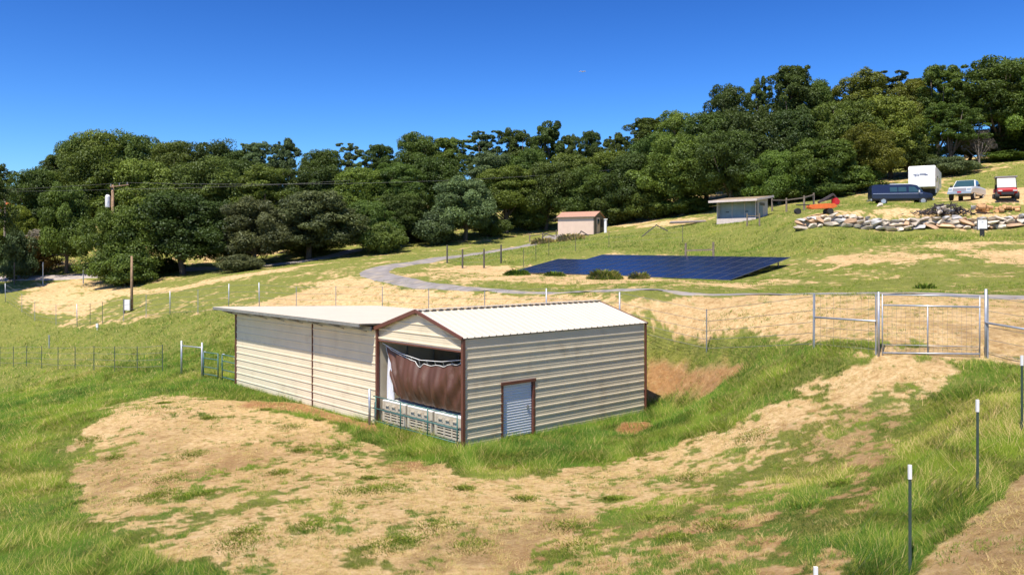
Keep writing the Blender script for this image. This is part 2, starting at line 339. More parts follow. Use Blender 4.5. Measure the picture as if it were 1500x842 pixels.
# ------------------------------------------------------------------ the ground: one sheet to the horizon
def build_ground():
    th = np.concatenate([np.linspace(-math.pi, -rad(42), 50)[:-1], np.linspace(-rad(42), rad(42), 760), np.linspace(rad(42), math.pi, 50)[1:-1]])
    rr = np.concatenate([np.geomspace(1.5, 8, 14)[:-1], np.geomspace(8, 150, 520)[:-1], np.geomspace(150, 2500, 40)])
    T, R = np.meshgrid(th, rr); x = (R*np.sin(T)).ravel(); y = (R*np.cos(T)).ravel()
    z = Hn(x, y)
    near = R.ravel() < 160
    g, hg, de, so, br = fields(x, y)
    z = z + np.where(near, (fbm(x, y, 1.1, 4, 3)-.5)*.10 + (fbm(x, y, 5, 2, 8)-.5)*.16, 0)*sstep(0, 1, np.abs(z))
    nt_, nr = len(th), len(rr)
    me = bpy.data.meshes.new('ground'); N = len(x)+1
    V = np.zeros((N,3), np.float32); V[:-1,0] = x; V[:-1,1] = y; V[:-1,2] = z; V[-1] = (0,0,H(0,0))
    i, j = np.meshgrid(np.arange(nr-1), np.arange(nt_), indexing='ij'); j2 = (j+1)%nt_
    q = np.stack([i*nt_+j, i*nt_+j2, (i+1)*nt_+j2, (i+1)*nt_+j], -1).reshape(-1,4)[:, ::-1]
    t = np.stack([np.full(nt_, N-1), (np.arange(nt_)+1)%nt_, np.arange(nt_)], 1)[:, ::-1]
    me.vertices.add(N); me.vertices.foreach_set('co', V.ravel())
    L = q.size+t.size; me.loops.add(L); me.loops.foreach_set('vertex_index', np.concatenate([q.ravel(), t.ravel()]).astype(np.int32))
    me.polygons.add(len(q)+len(t)); me.polygons.foreach_set('loop_start', np.concatenate([np.arange(0,q.size,4), q.size+np.arange(0,t.size,3)]).astype(np.int32))
    me.update(calc_edges=True)
    me.polygons.foreach_set('use_smooth', np.ones(len(q)+len(t), bool))
    for k, a in (('green',g),('soil',so),('brown',br),('lush',np.clip(hg/.35,0,1))):
        A = me.attributes.new(k, 'FLOAT', 'POINT'); A.data.foreach_set('value', np.append(a, 0).astype(np.float32))
    m = bpy.data.materials.new('field_ground'); m.use_nodes = True; nt = m.node_tree; b = nt.nodes['Principled BSDF']; b.inputs['Roughness'].default_value = .95; b.inputs['Specular IOR Level'].default_value = .15
    W = nt.nodes.new; lk = nt.links.new
    geo = W('ShaderNodeNewGeometry')
    def noise(s, det=6, ro=.6):
        n = W('ShaderNodeTexNoise'); n.inputs['Scale'].default_value = s; n.inputs['Detail'].default_value = det; n.inputs['Roughness'].default_value = ro; lk(geo.outputs['Position'], n.inputs['Vector']); return n.outputs['Fac']
    def ramp(src, cs):
        r = W('ShaderNodeValToRGB'); e = r.color_ramp.elements; e[0].position, e[0].color = cs[0][0], (*cs[0][1],1); e[1].position, e[1].color = cs[-1][0], (*cs[-1][1],1)
        for p_, c_ in cs[1:-1]:
            k = e.new(p_); k.color = (*c_,1)
        lk(src, r.inputs[0]); return r.outputs[0]
    def mix(f, a, c):
        x_ = W('ShaderNodeMix'); x_.data_type = 'RGBA'; lk(f, x_.inputs[0]); lk(a, x_.inputs[6]); lk(c, x_.inputs[7]); return x_.outputs[2]
    def attr(n):
        a = W('ShaderNodeAttribute'); a.attribute_name = n; return a.outputs['Fac']
    def math_(op, a, c):
        x_ = W('ShaderNodeMath'); x_.operation = op; x_.use_clamp = True
        for k, v in ((0,a),(1,c)):
            if isinstance(v, (int,float)): x_.inputs[k].default_value = v
            else: lk(v, x_.inputs[k])
        return x_.outputs[0]
    straw = ramp(noise(4.5, 12, .85), [(.30,(.20,.11,.04)),(.40,(.44,.27,.11)),(.50,(.64,.44,.21)),(.64,(.82,.61,.35))])
    brown = ramp(noise(5.0, 12, .85), [(.30,(.15,.085,.035)),(.48,(.30,.185,.08)),(.64,(.50,.34,.16))])
    green = ramp(noise(3.0, 11, .8), [(.30,(.062,.10,.014)),(.50,(.125,.172,.020)),(.66,(.26,.265,.045))])
    soil = ramp(noise(3.0, 8, .7), [(.35,(.20,.08,.035)),(.55,(.36,.155,.06)),(.7,(.46,.28,.14))])
    mott = ramp(noise(1.1, 9, .72), [(.34,(.66,.60,.52)),(.47,(1,1,1)),(.62,(1.0,1.0,1.0))])
    xm = W('ShaderNodeMix'); xm.data_type = 'RGBA'; xm.blend_type = 'MULTIPLY'; xm.inputs[0].default_value = .8; lk(straw, xm.inputs[6]); lk(mott, xm.inputs[7]); straw = xm.outputs[2]
    bm_ = math_('MULTIPLY', attr('brown'), math_('MULTIPLY', noise(1.6, 8, .7), 1.35))
    c = mix(bm_, straw, brown)
    c = mix(attr('soil'), c, soil)
    gs = math_('ADD', attr('green'), math_('MULTIPLY', math_('SUBTRACT', noise(9, 5, .7), .5), .0))
    c = mix(math_('MULTIPLY', gs, .85), c, green)
    lk(c, b.inputs['Base Color'])
    bp = W('ShaderNodeBump'); bp.inputs['Strength'].default_value = .9; bp.inputs['Distance'].default_value = .16; lk(noise(5, 10, .8), bp.inputs['Height']); lk(bp.outputs[0], b.inputs['Normal'])
    me.materials.append(m)
    o = bpy.data.objects.new('ground', me); C.objects.link(o); tag(o, kind='structure')
build_ground()
def micro(x, y, z):
    return z + ((fbm(x, y, 1.1, 4, 3)-.5)*.10 + (fbm(x, y, 5, 2, 8)-.5)*.16)*sstep(0, 1, np.abs(z))
def Hm(x, y):
    x = np.atleast_1d(np.asarray(x, float)); y = np.atleast_1d(np.asarray(y, float)); return micro(x, y, Hn(x, y))

# ------------------------------------------------------------------ gravel tracks
def track(name, pts, w, colr, lift=.05):
    W_ = [np.append(at(p_[0], p_[1])[:2], p_[2] if len(p_) > 2 else w) for p_ in pts]
    P_ = [W_[0]]
    for i in range(len(W_)-1):      # Catmull-Rom
        p0 = W_[max(i-1,0)]; p1 = W_[i]; p2 = W_[i+1]; p3 = W_[min(i+2,len(W_)-1)]
        n = max(3, int(np.linalg.norm((p2-p1)[:2])/.35))
        for k in range(1, n+1):
            t = k/n; P_.append(.5*((2*p1)+(-p0+p2)*t+(2*p0-5*p1+4*p2-p3)*t*t+(-p0+3*p1-3*p2+p3)*t**3))
    P_ = np.array(P_); wv = P_[:,2]; P_ = P_[:,:2]; d = np.gradient(P_, axis=0); d /= np.linalg.norm(d, axis=1)[:,None]+1e-9; nrm = np.stack([-d[:,1], d[:,0]], 1)
    K = 9; rows = []
    for k in range(K+1):
        s = ((k/K-.5)*wv)[:,None]; edge = (abs(k/K-.5) > .49)
        q = P_+nrm*(s+(vnoise(P_[:,0]*.9, P_[:,1]*.9, 60+k)-.5)[:,None]*(.5 if edge else .0))
        rows.append(np.column_stack([q, Hm(q[:,0], q[:,1])+(-.04 if edge else lift)]))
    A = np.stack(rows, 1); n = len(P_); mb = MB(); mb.v = [tuple(v) for v in A.reshape(-1,3)]
    mb.f = [(i*(K+1)+k, i*(K+1)+k+1, (i+1)*(K+1)+k+1, (i+1)*(K+1)+k) for i in range(n-1) for k in range(K)]
    o = mb.build(name, mat(name+'_gravel', colr, .95, 0, .25, 1.4, bump=.5, bscale=14, dirt=((.42,.33,.2),.8,.5,.6)), smooth=True); tag(o, kind='structure'); return P_
ROAD = track('gravel_road', [(1560,441,1.5),(1400,435,1.1),(1200,430,.4),(1000,428.5,.3),(850,427.5,.35),(740,426,.7),(640,420,1.3),(590,412,2.2),(552,403),(560,393),(620,383),(680,374.5),(740,366),(790,356),(812,345)], 2.5, (.235,.21,.195))
track('farm_track', [(-60,413),(20,408),(90,406),(160,403),(230,397),(330,392),(420,386),(480,376),(520,366)], 2.6, (.36,.31,.29))

# ------------------------------------------------------------------ grass, straw
def road_mask(x, y):
    d = np.full(len(x), 1e9)
    for i in range(0, len(ROAD), 2):
        d = np.minimum(d, (x-ROAD[i,0])**2+(y-ROAD[i,1])**2)
    return np.sqrt(d)
def inside_build(x, y):
    d = np.stack([x, y], 1)-C0; s = d@UA; t = d@UB
    return (s > .04) & (s < 9.3) & (t > -.03) & (t < 17.0)
def blades(name, N, d0, d1, kind, wid, hscale=1.0, seed=1, minh=0.02, power=1.0, clump=0, tshift=0):
    r = np.random.default_rng(seed)
    D = d0*(d1/d0)**r.random(N) if power == 1 else (d0**-1+(d1**-1-d0**-1)*r.random(N))**-1
    A = (r.random(N)*2-1)*rad(38); x = D*np.tan(A); y = D
    k = ~inside_build(x, y); x, y = x[k], y[k]
    g, hg, de, so, br = fields(x, y)
    u = r.random(len(x))
    if kind == 'green': k = (u < g*de) & (hg > (.14 if clump else 0)) & (uni(fbm(x, y, 1.0, 3, 401), .12) > clump)
    else: k = u < (1-g)*(1-so*.8)*np.clip(de+.1, 0, 1)
    if d0 > 35:
        k &= road_mask(x, y) > 1.5
    x, y, hg, br, g, so = x[k], y[k], hg[k], br[k], g[k], so[k]; n = len(x); z = Hm(x, y)
    D = np.hypot(x, y)
    if kind == 'green':
        # clumps: height follows a small-scale noise
        cl = fbm(x, y, .8, 4, 91)
        h = hg*(.40+.9*cl)*(.45+.7*r.random(n))*hscale; h = np.maximum(h*.62, minh)
        lean = .4+1.5*r.random(n); az = 6.5*math.pi*fbm(x, y, 2.4, 3, 301)+r.normal(size=n)*.9
        w = np.maximum(wid, D*.00045)*(.6+.8*r.random(n))
        t1 = uni(fbm(x, y, 7, 4, 131), .13); t2 = uni(fbm(x, y, 1.6, 3, 151), .13)
        tint = -.02+.60*(.5*t1+.5*t2)+.22*(r.random(n)-.5)
        seed_ = (r.random(n) < .07+.34*sstep(.62,.95,t1)*sstep(.3,.9,t2)) ; tint = np.where(seed_, .70+.25*r.random(n), tint)
        tint = np.where((hg < .12) & (D > 38), tint*.7+.22, tint)
        tint = np.clip(tint+tshift, 0, 1)
    else:
        h = (.008+.04*r.random(n)**2)*hscale; lean = 1.0+2.4*r.random(n); az = r.random(n)*2*math.pi
        w = np.maximum(wid, D*.0005)*(.7+.8*r.random(n))
        br2 = br*sstep(.3,.7,fbm(x,y,1.2,3,171))
        tint = np.where(r.random(n) < .3, .60+.2*r.random(n), .84+.16*r.random(n))-.14*br2*r.random(n); tint = np.where(so > .3, .78, tint)
    ca, sa = np.cos(az), np.sin(az)
    ln = h*lean if kind == 'green' else (.03+.08*r.random(n))*np.maximum(1, D/22)
    base = np.stack([x, y, z-.01], 1)
    side = np.stack([-sa, ca, np.zeros(n)], 1)*w[:,None]/2
    mid = base+np.stack([ca*ln*.35, sa*ln*.35, h*.6], 1)
    tip = base+np.stack([ca*ln, sa*ln, h], 1)
    if kind != 'green': mid = base+np.stack([ca*ln*.5, sa*ln*.5, h*1.1], 1); 
    tip = base+np.stack([ca*ln, sa*ln, h if kind == 'green' else h], 1)
    Vt = np.stack([base-side, base+side, tip], 1)
    return npmesh(name, Vt, 3, M['grass'], attrs={'tint': tint})
g1 = blades('meadow_grass', 620000, 9, 24, 'green', .007, hscale=.66, seed=1); tag(g1, kind='stuff')
g2 = blades('meadow_grass', 520000, 23, 50, 'green', .012, seed=2); tag(g2, kind='stuff')
g3 = blades('meadow_grass', 300000, 46, 130, 'green', .03, hscale=1.0, seed=3, minh=.05); tag(g3, kind='stuff')
g4 = blades('tall_meadow_grass', 170000, 9, 26, 'green', .007, hscale=1.15, seed=11, clump=.62); tag(g4, kind='stuff')
g5 = blades('tall_meadow_grass', 110000, 25, 70, 'green', .012, hscale=1.7, seed=12, clump=.62); tag(g5, kind='stuff')
g6 = blades('seed_heads', 110000, 9, 60, 'green', .006, hscale=1.45, seed=13, clump=.45, tshift=.5); tag(g6, kind='stuff')
s1 = blades('dry_straw', 330000, 9, 42, 'straw', .007, seed=4); tag(s1, kind='stuff')
s2 = blades('dry_straw', 60000, 40, 75, 'straw', .02, seed=5); tag(s2, kind='stuff')

def clusters(name, N, nb, d0, d1, seed, rad_, hl, ll, wid, tints, want, clump=.5, csc=.9):
    """small rooted clumps: want='dry' or 'green'"""
    r = np.random.default_rng(seed); D = d0*(d1/d0)**r.random(N); A = (r.random(N)*2-1)*rad(38); x = D*np.tan(A); y = D
    g, hg, de, so, br = fields(x, y)
    k = ~inside_build(x, y) & (uni(fbm(x, y, csc, 3, seed+7), .12) > clump) & (hg < .3)
    if want == 'dry': k &= r.random(N) > g
    else: k &= (so < .5)
    x, y, br = x[k], y[k], br[k]; n = len(x); sz = r.uniform(.5,1.5,n)
    X = np.repeat(x, nb); Y = np.repeat(y, nb); S = np.repeat(sz, nb); m = n*nb
    a = r.random(m)*6.283; q = rad_*S*np.sqrt(r.random(m)); X = X+q*np.cos(a); Y = Y+q*np.sin(a); Z = Hm(X, Y)
    az = a+r.normal(size=m)*.9; h = (hl[0]+(hl[1]-hl[0])*r.random(m))*S; ln = (ll[0]+(ll[1]-ll[0])*r.random(m))*S
    w = np.maximum(wid, Y*.00045)*(.6+.8*r.random(m)); b = np.stack([X,Y,Z-.008],1); sd_ = np.stack([-np.sin(az),np.cos(az),0*az],1)*w[:,None]/2
    V = np.stack([b-sd_, b+sd_, b+np.stack([np.cos(az)*ln,np.sin(az)*ln,h],1)],1)
    t = np.clip(np.repeat(r.uniform(tints[0],tints[1],n),nb)+.06*r.normal(size=m),0,1)
    o = npmesh(name, V, 3, M['grass'], attrs={'tint': t}); return tag(o, kind='stuff')
clusters('straw_stubble', 34000, 11, 9, 34, 701, .07, (.02,.09), (.04,.13), .008, (.80,1.0), 'dry', .30, .7)
clusters('small_weeds', 13000, 16, 9, 34, 711, .07, (.015,.07), (.02,.08), .010, (.10,.42), 'green', .62, 1.3)
clusters('small_weeds', 9000, 10, 30, 62, 721, .14, (.04,.12), (.04,.14), .02, (.15,.5), 'green', .60, 2.2)
# ------------------------------------------------------------------ ribbed sheet walls (profile: outward offset over height)
def ribbed(mb, L0, L1, z0, z1, org, u, n, pitch=.3137, rib=.02, ext=None, back=.03, z_off=0.0):
    """horizontal ribs; org + u*s + n*off ; ext(z)->(s0,s1) clips the ends"""
    u = Vector(u); n = Vector(n); org = Vector(org)
    prof = []; k = math.floor(z0/pitch)
    zs = []
    while k*pitch < z1:
        b = k*pitch
        for dz, off in ((0,0),(.085,0),(.09,.004),(.10,.004),(.105,0),(.16,0),(.165,.004),(.175,.004),(.18,0),(.235,0),(.25,rib),(.29,rib),(.303,0)):
            zs.append((b+dz, off))
        k += 1
    zs = [(z, o) for z, o in zs if z0+1e-4 < z < z1-1e-4]
    zs = [(z0, 0)]+zs+[(z1, 0)]
    o = len(mb.v)
    for z, off in zs:
        s0, s1 = ext(z) if ext else (L0, L1)
        for s in (s0, s1): mb.v.append(tuple(org+u*s+n*off+Vector((0,0,z+z_off))))
    for i in range(len(zs)-1):
        a = o+2*i; mb.f.append((a, a+1, a+3, a+2))
    # inner face
    o = len(mb.v)
    for z in (z0, z1):
        s0, s1 = ext(z) if ext else (L0, L1)
        for s in (s0, s1): mb.v.append(tuple(org+u*s-n*back+Vector((0,0,z+z_off))))
    mb.f.append((o, o+1, o+3, o+2))
    # close the four edges
    nz = len(zs); f0 = o-2*nz
    mb.f.append((f0, f0+1, o+1, o)); mb.f.append((f0+2*nz-2, f0+2*nz-1, o+3, o+2))
    mb.f.append(tuple([f0+2*i for i in range(nz)]+[o+2, o])); mb.f.append(tuple([f0+2*i+1 for i in range(nz)]+[o+3, o+1]))
def roofsheet(mb, p0, p1, p2, p3, pitch=.30, rib=.035, th=.012):
    """p0-p1 is the eave line, p3-p2 the upper line; ribs run from eave to ridge"""
    p0, p1, p2, p3 = map(Vector, (p0,p1,p2,p3)); L = (p1-p0).length; n = max(2, int(round(L/pitch))); nn = (p1-p0).cross(p3-p0).normalized()
    if nn.z < 0: nn = -nn
    offs = []
    for k in range(n):
        for f, o_ in ((0,0),(.40,0),(.46,.8),(.58,.8),(.64,0)): offs.append(((k+f)/n, o_*rib))
    offs.append((1,0)); o = len(mb.v)
    for f, h in offs:
        a = p0.lerp(p1, f)+nn*h; b = p3.lerp(p2, f)+nn*h; mb.v += [tuple(a), tuple(b), tuple(a-nn*(th+h)), tuple(b-nn*(th+h))]
    for i in range(len(offs)-1):
        a = o+4*i; mb.f += [(a,a+4,a+5,a+1),(a+2,a+3,a+7,a+6),(a,a+2,a+6,a+4),(a+1,a+5,a+7,a+3)]
    a = o+4*(len(offs)-1); mb.f += [(o,o+1,o+3,o+2),(a,a+2,a+3,a+1)]
RZ = rad(42)
# ------------------------------------------------------------------ gabled metal barn; local x runs back along the side wall, y to the left along the front
W_, L_, EV, RG = 4.9, 8.9, 3.42, 4.14
barn = empty('metal_barn', (C0[0], C0[1], 0), RZ, 'gabled cream metal barn with brown trim, an open front and a white roll-up side door', 'barn')
slope = (RG-EV)/(W_/2)
mb = MB()   # side wall with the door opening
D0, D1, DH = 1.62, 2.98, 1.80
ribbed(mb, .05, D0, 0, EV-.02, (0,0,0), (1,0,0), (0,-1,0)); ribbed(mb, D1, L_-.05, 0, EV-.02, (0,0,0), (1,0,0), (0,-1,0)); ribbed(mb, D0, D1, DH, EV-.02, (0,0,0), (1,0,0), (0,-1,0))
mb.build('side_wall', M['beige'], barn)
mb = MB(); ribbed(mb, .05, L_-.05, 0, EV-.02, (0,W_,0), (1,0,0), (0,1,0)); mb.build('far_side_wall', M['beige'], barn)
def gext(z):
    if z <= EV: return (.05, W_-.05)
    e = (z-EV)/slope; return (.05+e, W_-.05-e)
mb = MB(); ribbed(mb, 0, 0, 0, RG-.10, (L_,0,0), (0,1,0), (1,0,0), ext=gext); mb.build('back_wall', M['beige'], barn)
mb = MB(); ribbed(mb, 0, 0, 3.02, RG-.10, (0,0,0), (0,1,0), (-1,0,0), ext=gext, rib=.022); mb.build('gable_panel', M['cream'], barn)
mb = MB(); oh = .06
roofsheet(mb, (-.08,-oh,EV-slope*oh+.03), (L_+.08,-oh,EV-slope*oh+.03), (L_+.08,W_/2-.03,RG+.02), (-.08,W_/2-.03,RG+.02))
roofsheet(mb, (-.08,W_+oh,EV-slope*oh+.03), (L_+.08,W_+oh,EV-slope*oh+.03), (L_+.08,W_/2+.03,RG+.02), (-.08,W_/2+.03,RG+.02))
rf = mb.build('roof', M['roof'], barn)
mb = MB(); zc = RG+.062; mb.prism([(-.06,zc),(L_+.06,zc),(L_+.06,zc+.012),(-.06,zc+.012)], W_/2-.16, W_/2+.16); mb.build('ridge_cap', M['roof'], rf)
mb = MB()
for x, y, w in ((-.035,0,.10),(-.035,W_,.10),(L_+.03,-.015,.07),(L_+.03,W_,.07)): mb = MB(); mb.box((x, y, EV/2), (w,w,EV)); mb.build('corner_post', M['brown'], barn)
for s in (0,1):
    mb = MB(); y0 = -oh if s == 0 else W_+oh
    mb.bar((-.115,y0,EV-slope*oh+.02),(-.115,W_/2,RG+.02), .07, .13 if s else .09); mb.build('rake_trim', M['brown'], barn)
mb = MB(); mb.bar((L_+.11,-oh,EV-slope*oh+.01),(L_+.11,W_/2,RG+.01), .05, .07); mb.bar((L_+.11,W_+oh,EV-slope*oh+.01),(L_+.11,W_/2,RG+.01), .05, .07); mb.build('back_rake_trim', M['brown'], barn)
mb = MB(); mb.box((-.01, W_/2, 3.00), (.06, W_-.1, .05)); mb.build('header_beam', M['brown'], barn)
mb = MB()   # roof trusses and frame inside
for k in range(1,8):
    x = k*1.2; mb.bar((x,.06,EV-.08),(x,W_/2,RG-.1),.05); mb.bar((x,W_-.06,EV-.08),(x,W_/2,RG-.1),.05); mb.bar((x,.08,DH+.1 if D0 < x < D1 else 0),(x,.08,EV-.05),.05); mb.bar((x,W_-.08,0),(x,W_-.08,EV-.05),.05)
mb.build('inner_frame', M['steel'], barn)
# roll-up door
dr = empty('roll_up_door', (0,0,0)); dr.parent = barn
mb = MB(); rc = .07; k = 0; z = .04; o = len(mb.v); pr = []
while z < DH-.02:
    pr += [(z,0),(z+.055,0),(z+.065,.018),(z+.078,.018)]; z += .088
for zz, off in pr: mb.v += [(D0+.03, rc-off, zz), (D1-.03, rc-off, zz)]
for i in range(len(pr)-1): a = 2*i; mb.f.append((a,a+1,a+3,a+2))
mb.v += [(D0+.03, rc+.03, .04),(D1-.03, rc+.03, .04),(D0+.03, rc+.03, DH),(D1-.03, rc+.03, DH)]; q = len(mb.v)-4; mb.f.append((q,q+1,q+3,q+2))
cu = mb.build('door_curtain', M['rollup'], dr)
mb = MB(); mb.box((D0-.035,.045,DH/2),(.09,.13,DH)); mb.box((D1+.035,.045,DH/2),(.09,.13,DH)); mb.box(((D0+D1)/2,.035,DH+.035),(D1-D0+.20,.15,.10)); mb.build('door_frame', M['brown'], dr)
mb = MB(); mb.box((D1-.22, rc-.035,.95),(.05,.03,.14)); mb.box((D1-.22, rc-.055,.95),(.12,.015,.03)); mb.build('door_handle', M['steel'], dr)

# ------------------------------------------------------------------ lean-to shed to its left
lean = empty('lean_to_shed', (C0[0]+UB[0]*4.97, C0[1]+UB[1]*4.97, 0), RZ, 'long low cream metal shed with a shallow single-slope roof, left of the gabled barn', 'shed')
LY = 12.0; FZ, BZ = 3.62, 3.30; X0, X1, Y1 = -.70, 8.35, 13.05
sl = (FZ-BZ)/(X1-X0); rz_ = lambda x: FZ-(x-X0)*sl
mb = MB(); ribbed(mb, .02, 4.68, 0, 3.34, (0,.0,0), (0,1,0), (-1,0,0), rib=.022); mb.build('front_wall', M['cream'], lean)
mb = MB(); ribbed(mb, 4.76, LY-.04, 0, 3.34, (0,.0,0), (0,1,0), (-1,0,0), rib=.022); mb.build('front_wall', M['cream'], lean)
mb = MB(); mb.box((-.012, 4.72, 1.66), (.05,.035,3.32)); mb.build('seam_post', M['brown'], lean)
for x, hh in ((-.01,3.32),(7.6,3.1)): mb = MB(); mb.box((x, LY+.02, hh/2), (.08,.09,hh)); mb.build('corner_post', M['brown'], lean)
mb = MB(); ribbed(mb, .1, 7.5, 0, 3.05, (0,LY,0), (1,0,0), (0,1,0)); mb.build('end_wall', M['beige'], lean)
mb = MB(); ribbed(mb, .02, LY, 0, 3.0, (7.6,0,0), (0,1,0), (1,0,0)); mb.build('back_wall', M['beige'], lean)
mb = MB(); roofsheet(mb, (X0,.06,FZ),(X0,Y1,FZ),(X1,Y1,BZ),(X1,.06,BZ), pitch=.25, rib=.014); lr = mb.build('roof', M['roof'], lean)
mb = MB()
mb.bar((X0+.03,.1,FZ-.07),(X0+.03,Y1,FZ-.07),.05,.11); mb.bar((X0+.05,Y1-.02,FZ-.09),(X1,Y1-.02,BZ-.09),.05,.15); mb.build('fascia', M['steel'], lr)
mb = MB(); mb.bar((-.18,.1,rz_(-.18)-.20),(-.18,Y1-.6,rz_(-.18)-.20),.07,.16); mb.build('header_beam', M['steel'], lean)
for k in range(8):
    y = .7+k*1.62; mb = MB(); mb.bar((X0+.06,y,FZ-.10),(.05,y,rz_(.05)-.30),.05,.12); mb.bar((X0+.06,y,FZ-.07),(X1-.1,y,BZ-.07),.05,.08); mb.build('rafter', M['steel'], lean)

# ------------------------------------------------------------------ tarp, bins and pipe panel in the open front
def bl(x, y, z=0): # barn-local to world
    return Vector((C0[0]+UA[0]*x+UB[0]*y, C0[1]+UA[1]*x+UB[1]*y, z))
tp = empty('tarp', bl(.10,.15,0), RZ, 'sagging brown tarp strung across the open front of the gabled barn', 'tarp')
def tarp_mesh():
    mb = MB(); nu, nv = 90, 36
    for j in range(nv+1):
        v = j/nv
        for i in range(nu+1):
            u = i/nu                      # u: 0 right .. 1 left
            top = 2.66+.14*(u**1.2)-.34*math.sin(math.pi*min(1,u*1.0))**.9-.06*(abs(math.sin(u*19))**3)*(.5+.5*math.sin(u*7))
            if .50 < u < .60: top -= .16*math.sin((u-.50)/.10*math.pi)
            bot = 1.02+.10*(u*3-1)**2*.10+.16*max(0,(u-.8)/.2)**1.5
            y = .04+4.45*u - .42*sstep(.75,1,u)*(v)          # left edge slants inward downwards
            z = top+(bot-top)*v
            fold = math.sin(u*46+2.2*math.sin(v*2.3+u*5)+3*v)*.035+math.sin((u-.5)*30*(1+.8*v)+1.3)*.05*(.3+v)+.02*math.sin(u*93+v*5)
            x = .10+.22*math.sin(math.pi*v)*math.sin(math.pi*u)*-1+fold*(.4+.8*math.sin(math.pi*min(1,v*1.1)))
            mb.v.append((x, y, float(z)))
    for j in range(nv):
        for i in range(nu):
            a = j*(nu+1)+i; mb.f.append((a,a+1,a+nu+2,a+nu+1))
    return mb, nu, nv
mb, nu, nv = tarp_mesh()
M['tarp'] = mat('brown_tarp', (.085,.028,.010), .6, 0, .18, 1.5, spec=.7, bump=.3, bscale=18, dirt=((.30,.22,.17),2.2,.60,.35))
t_o = mb.build('sheet', M['tarp'], tp, smooth=True); sd = t_o.modifiers.new('s','SOLIDIFY'); sd.thickness = .006
mb2 = MB(); mb2.tube([Vector(mb.v[i])+Vector((-.02,0,.012)) for i in range(0,nu+1,2)], .011, 6); mb2.tube([Vector(mb.v[j*(nu+1)+nu])+Vector((-.02,.01,0)) for j in range(0,nv+1,2)], .010, 6); mb2.build('hem', M['white'], tp, smooth=True)
mb2 = MB()
rp = [Vector((.02,.0,2.74)),Vector((.05,1.2,2.56)),Vector((.05,2.4,2.50)),Vector((.05,3.5,2.62)),Vector((.0,4.62,2.90))]
mb2.tube(rp, .012, 6)
for i in range(4, nu, 9):
    u = i/nu; y = .04+4.45*u; a = np.interp(y,[p.y for p in rp],[p.z for p in rp]); mb2.tube([(.04,y,float(a)),tuple(Vector(mb.v[i]))], .007, 5)
mb2.build('rope', M['white'], tp)
M['whitetarp'] = mat('white_sheet', (.62,.62,.66), .6, 0, .05, 2)
mb = MB()
for j in range(13):
    for i in range(7):
        u, v = i/6, j/12; mb.v.append((.16+.05*math.sin(u*9+v*3), 4.20+u*.42+.10*v*(1-u), 2.6-2.1*v+.05*math.sin(u*7)))
mb.f = [(j*7+i,j*7+i+1,(j+1)*7+i+1,(j+1)*7+i) for j in range(12) for i in range(6)]
ws = mb.build('white_sheet', M['whitetarp'], None, loc=bl(.08,0,0), rz=RZ, smooth=True); sd = ws.modifiers.new('s','SOLIDIFY'); sd.thickness = .006
tag(ws, 'narrow white sheet hanging beside the left post of the barn opening, behind the brown tarp', 'sheet')

def make_bin():
    r = empty('storage_bin', (0,0,0)); Lb, Wb, Hb = 1.42, 1.15, .86
    mb = MB()   # body: walls built of ribs with real slots between
    def face(ax, sgn):
        ln = Lb if ax == 'y' else Wb
        def put(u, z, du, dz, dep, off=0):
            if ax == 'y': mb.box((sgn*(Wb/2-dep/2+off), u, z), (dep, du, dz))
            else: mb.box((u, sgn*(Lb/2-dep/2+off), z), (du, dep, dz))
        put(0, Hb-.05, ln, .10, .05); put(0, .14, ln, .05, .04)
        for e in (-1,1): put(e*(ln/2-.06), Hb/2+.05, .12, Hb-.1, .06, .012)
        for c in (-.17,.17): put(c*ln/1.2, Hb/2, .05, Hb-.14, .05, .01)
        k = .18
        while k < Hb-.26: put(0, k, ln-.2, .042, .03); k += .095
        put(0, Hb-.19, ln-.2, .17, .03)
        for c in (-.27,.0,.27): put(c*ln, Hb-.13, .20, .045, .06, .045); put(c*ln-.1, Hb-.18, .03, .08, .06, .02); put(c*ln+.1, Hb-.18, .03, .08, .06, .02)
    for ax in 'xy':
        for s in (-1,1): face(ax, s)
    mb.box((0,0,.12),(Wb-.06,Lb-.06,.03)); mb.build('body', M['bin'], r)
    for s in (-1,0,1):
        mb = MB(); mb.box((0,s*(Lb/2-.10),.05),(Wb-.02,.16,.10)); mb.build('skid', M['bin'], r)
    mb = MB(); mb.box((0,0,Hb+.015),(Wb+.01,Lb+.01,.035)); mb.box((0,0,Hb+.04),(Wb-.2,Lb-.2,.02)); mb.build('lid', M['white'], r, bevel=.006)
    mb = MB(); mb.box((0,0,Hb/2+.05),(Wb-.14,Lb-.14,Hb-.2)); mb.build('slot_shade_block', M['olive'], r, bevel=.02)  # dark block added inside so the slots between the ribs look dark
    return r
b0 = make_bin(); G = 'slatted storage bins behind the pipe panel'
for k, (y, lb) in enumerate(((4.02,'pale slatted plastic storage bin at the left end of the row in the barn opening'),(2.48,'pale slatted plastic storage bin in the middle of the row of three'),(.93,'pale slatted storage bin at the right end of the row, against the corner post'))):
    o = b0 if k == 0 else copy_tree(b0); o.location = bl(.66, y, .0); o.rotation_euler.z = RZ; tag(o, lb, 'storage bin', G)

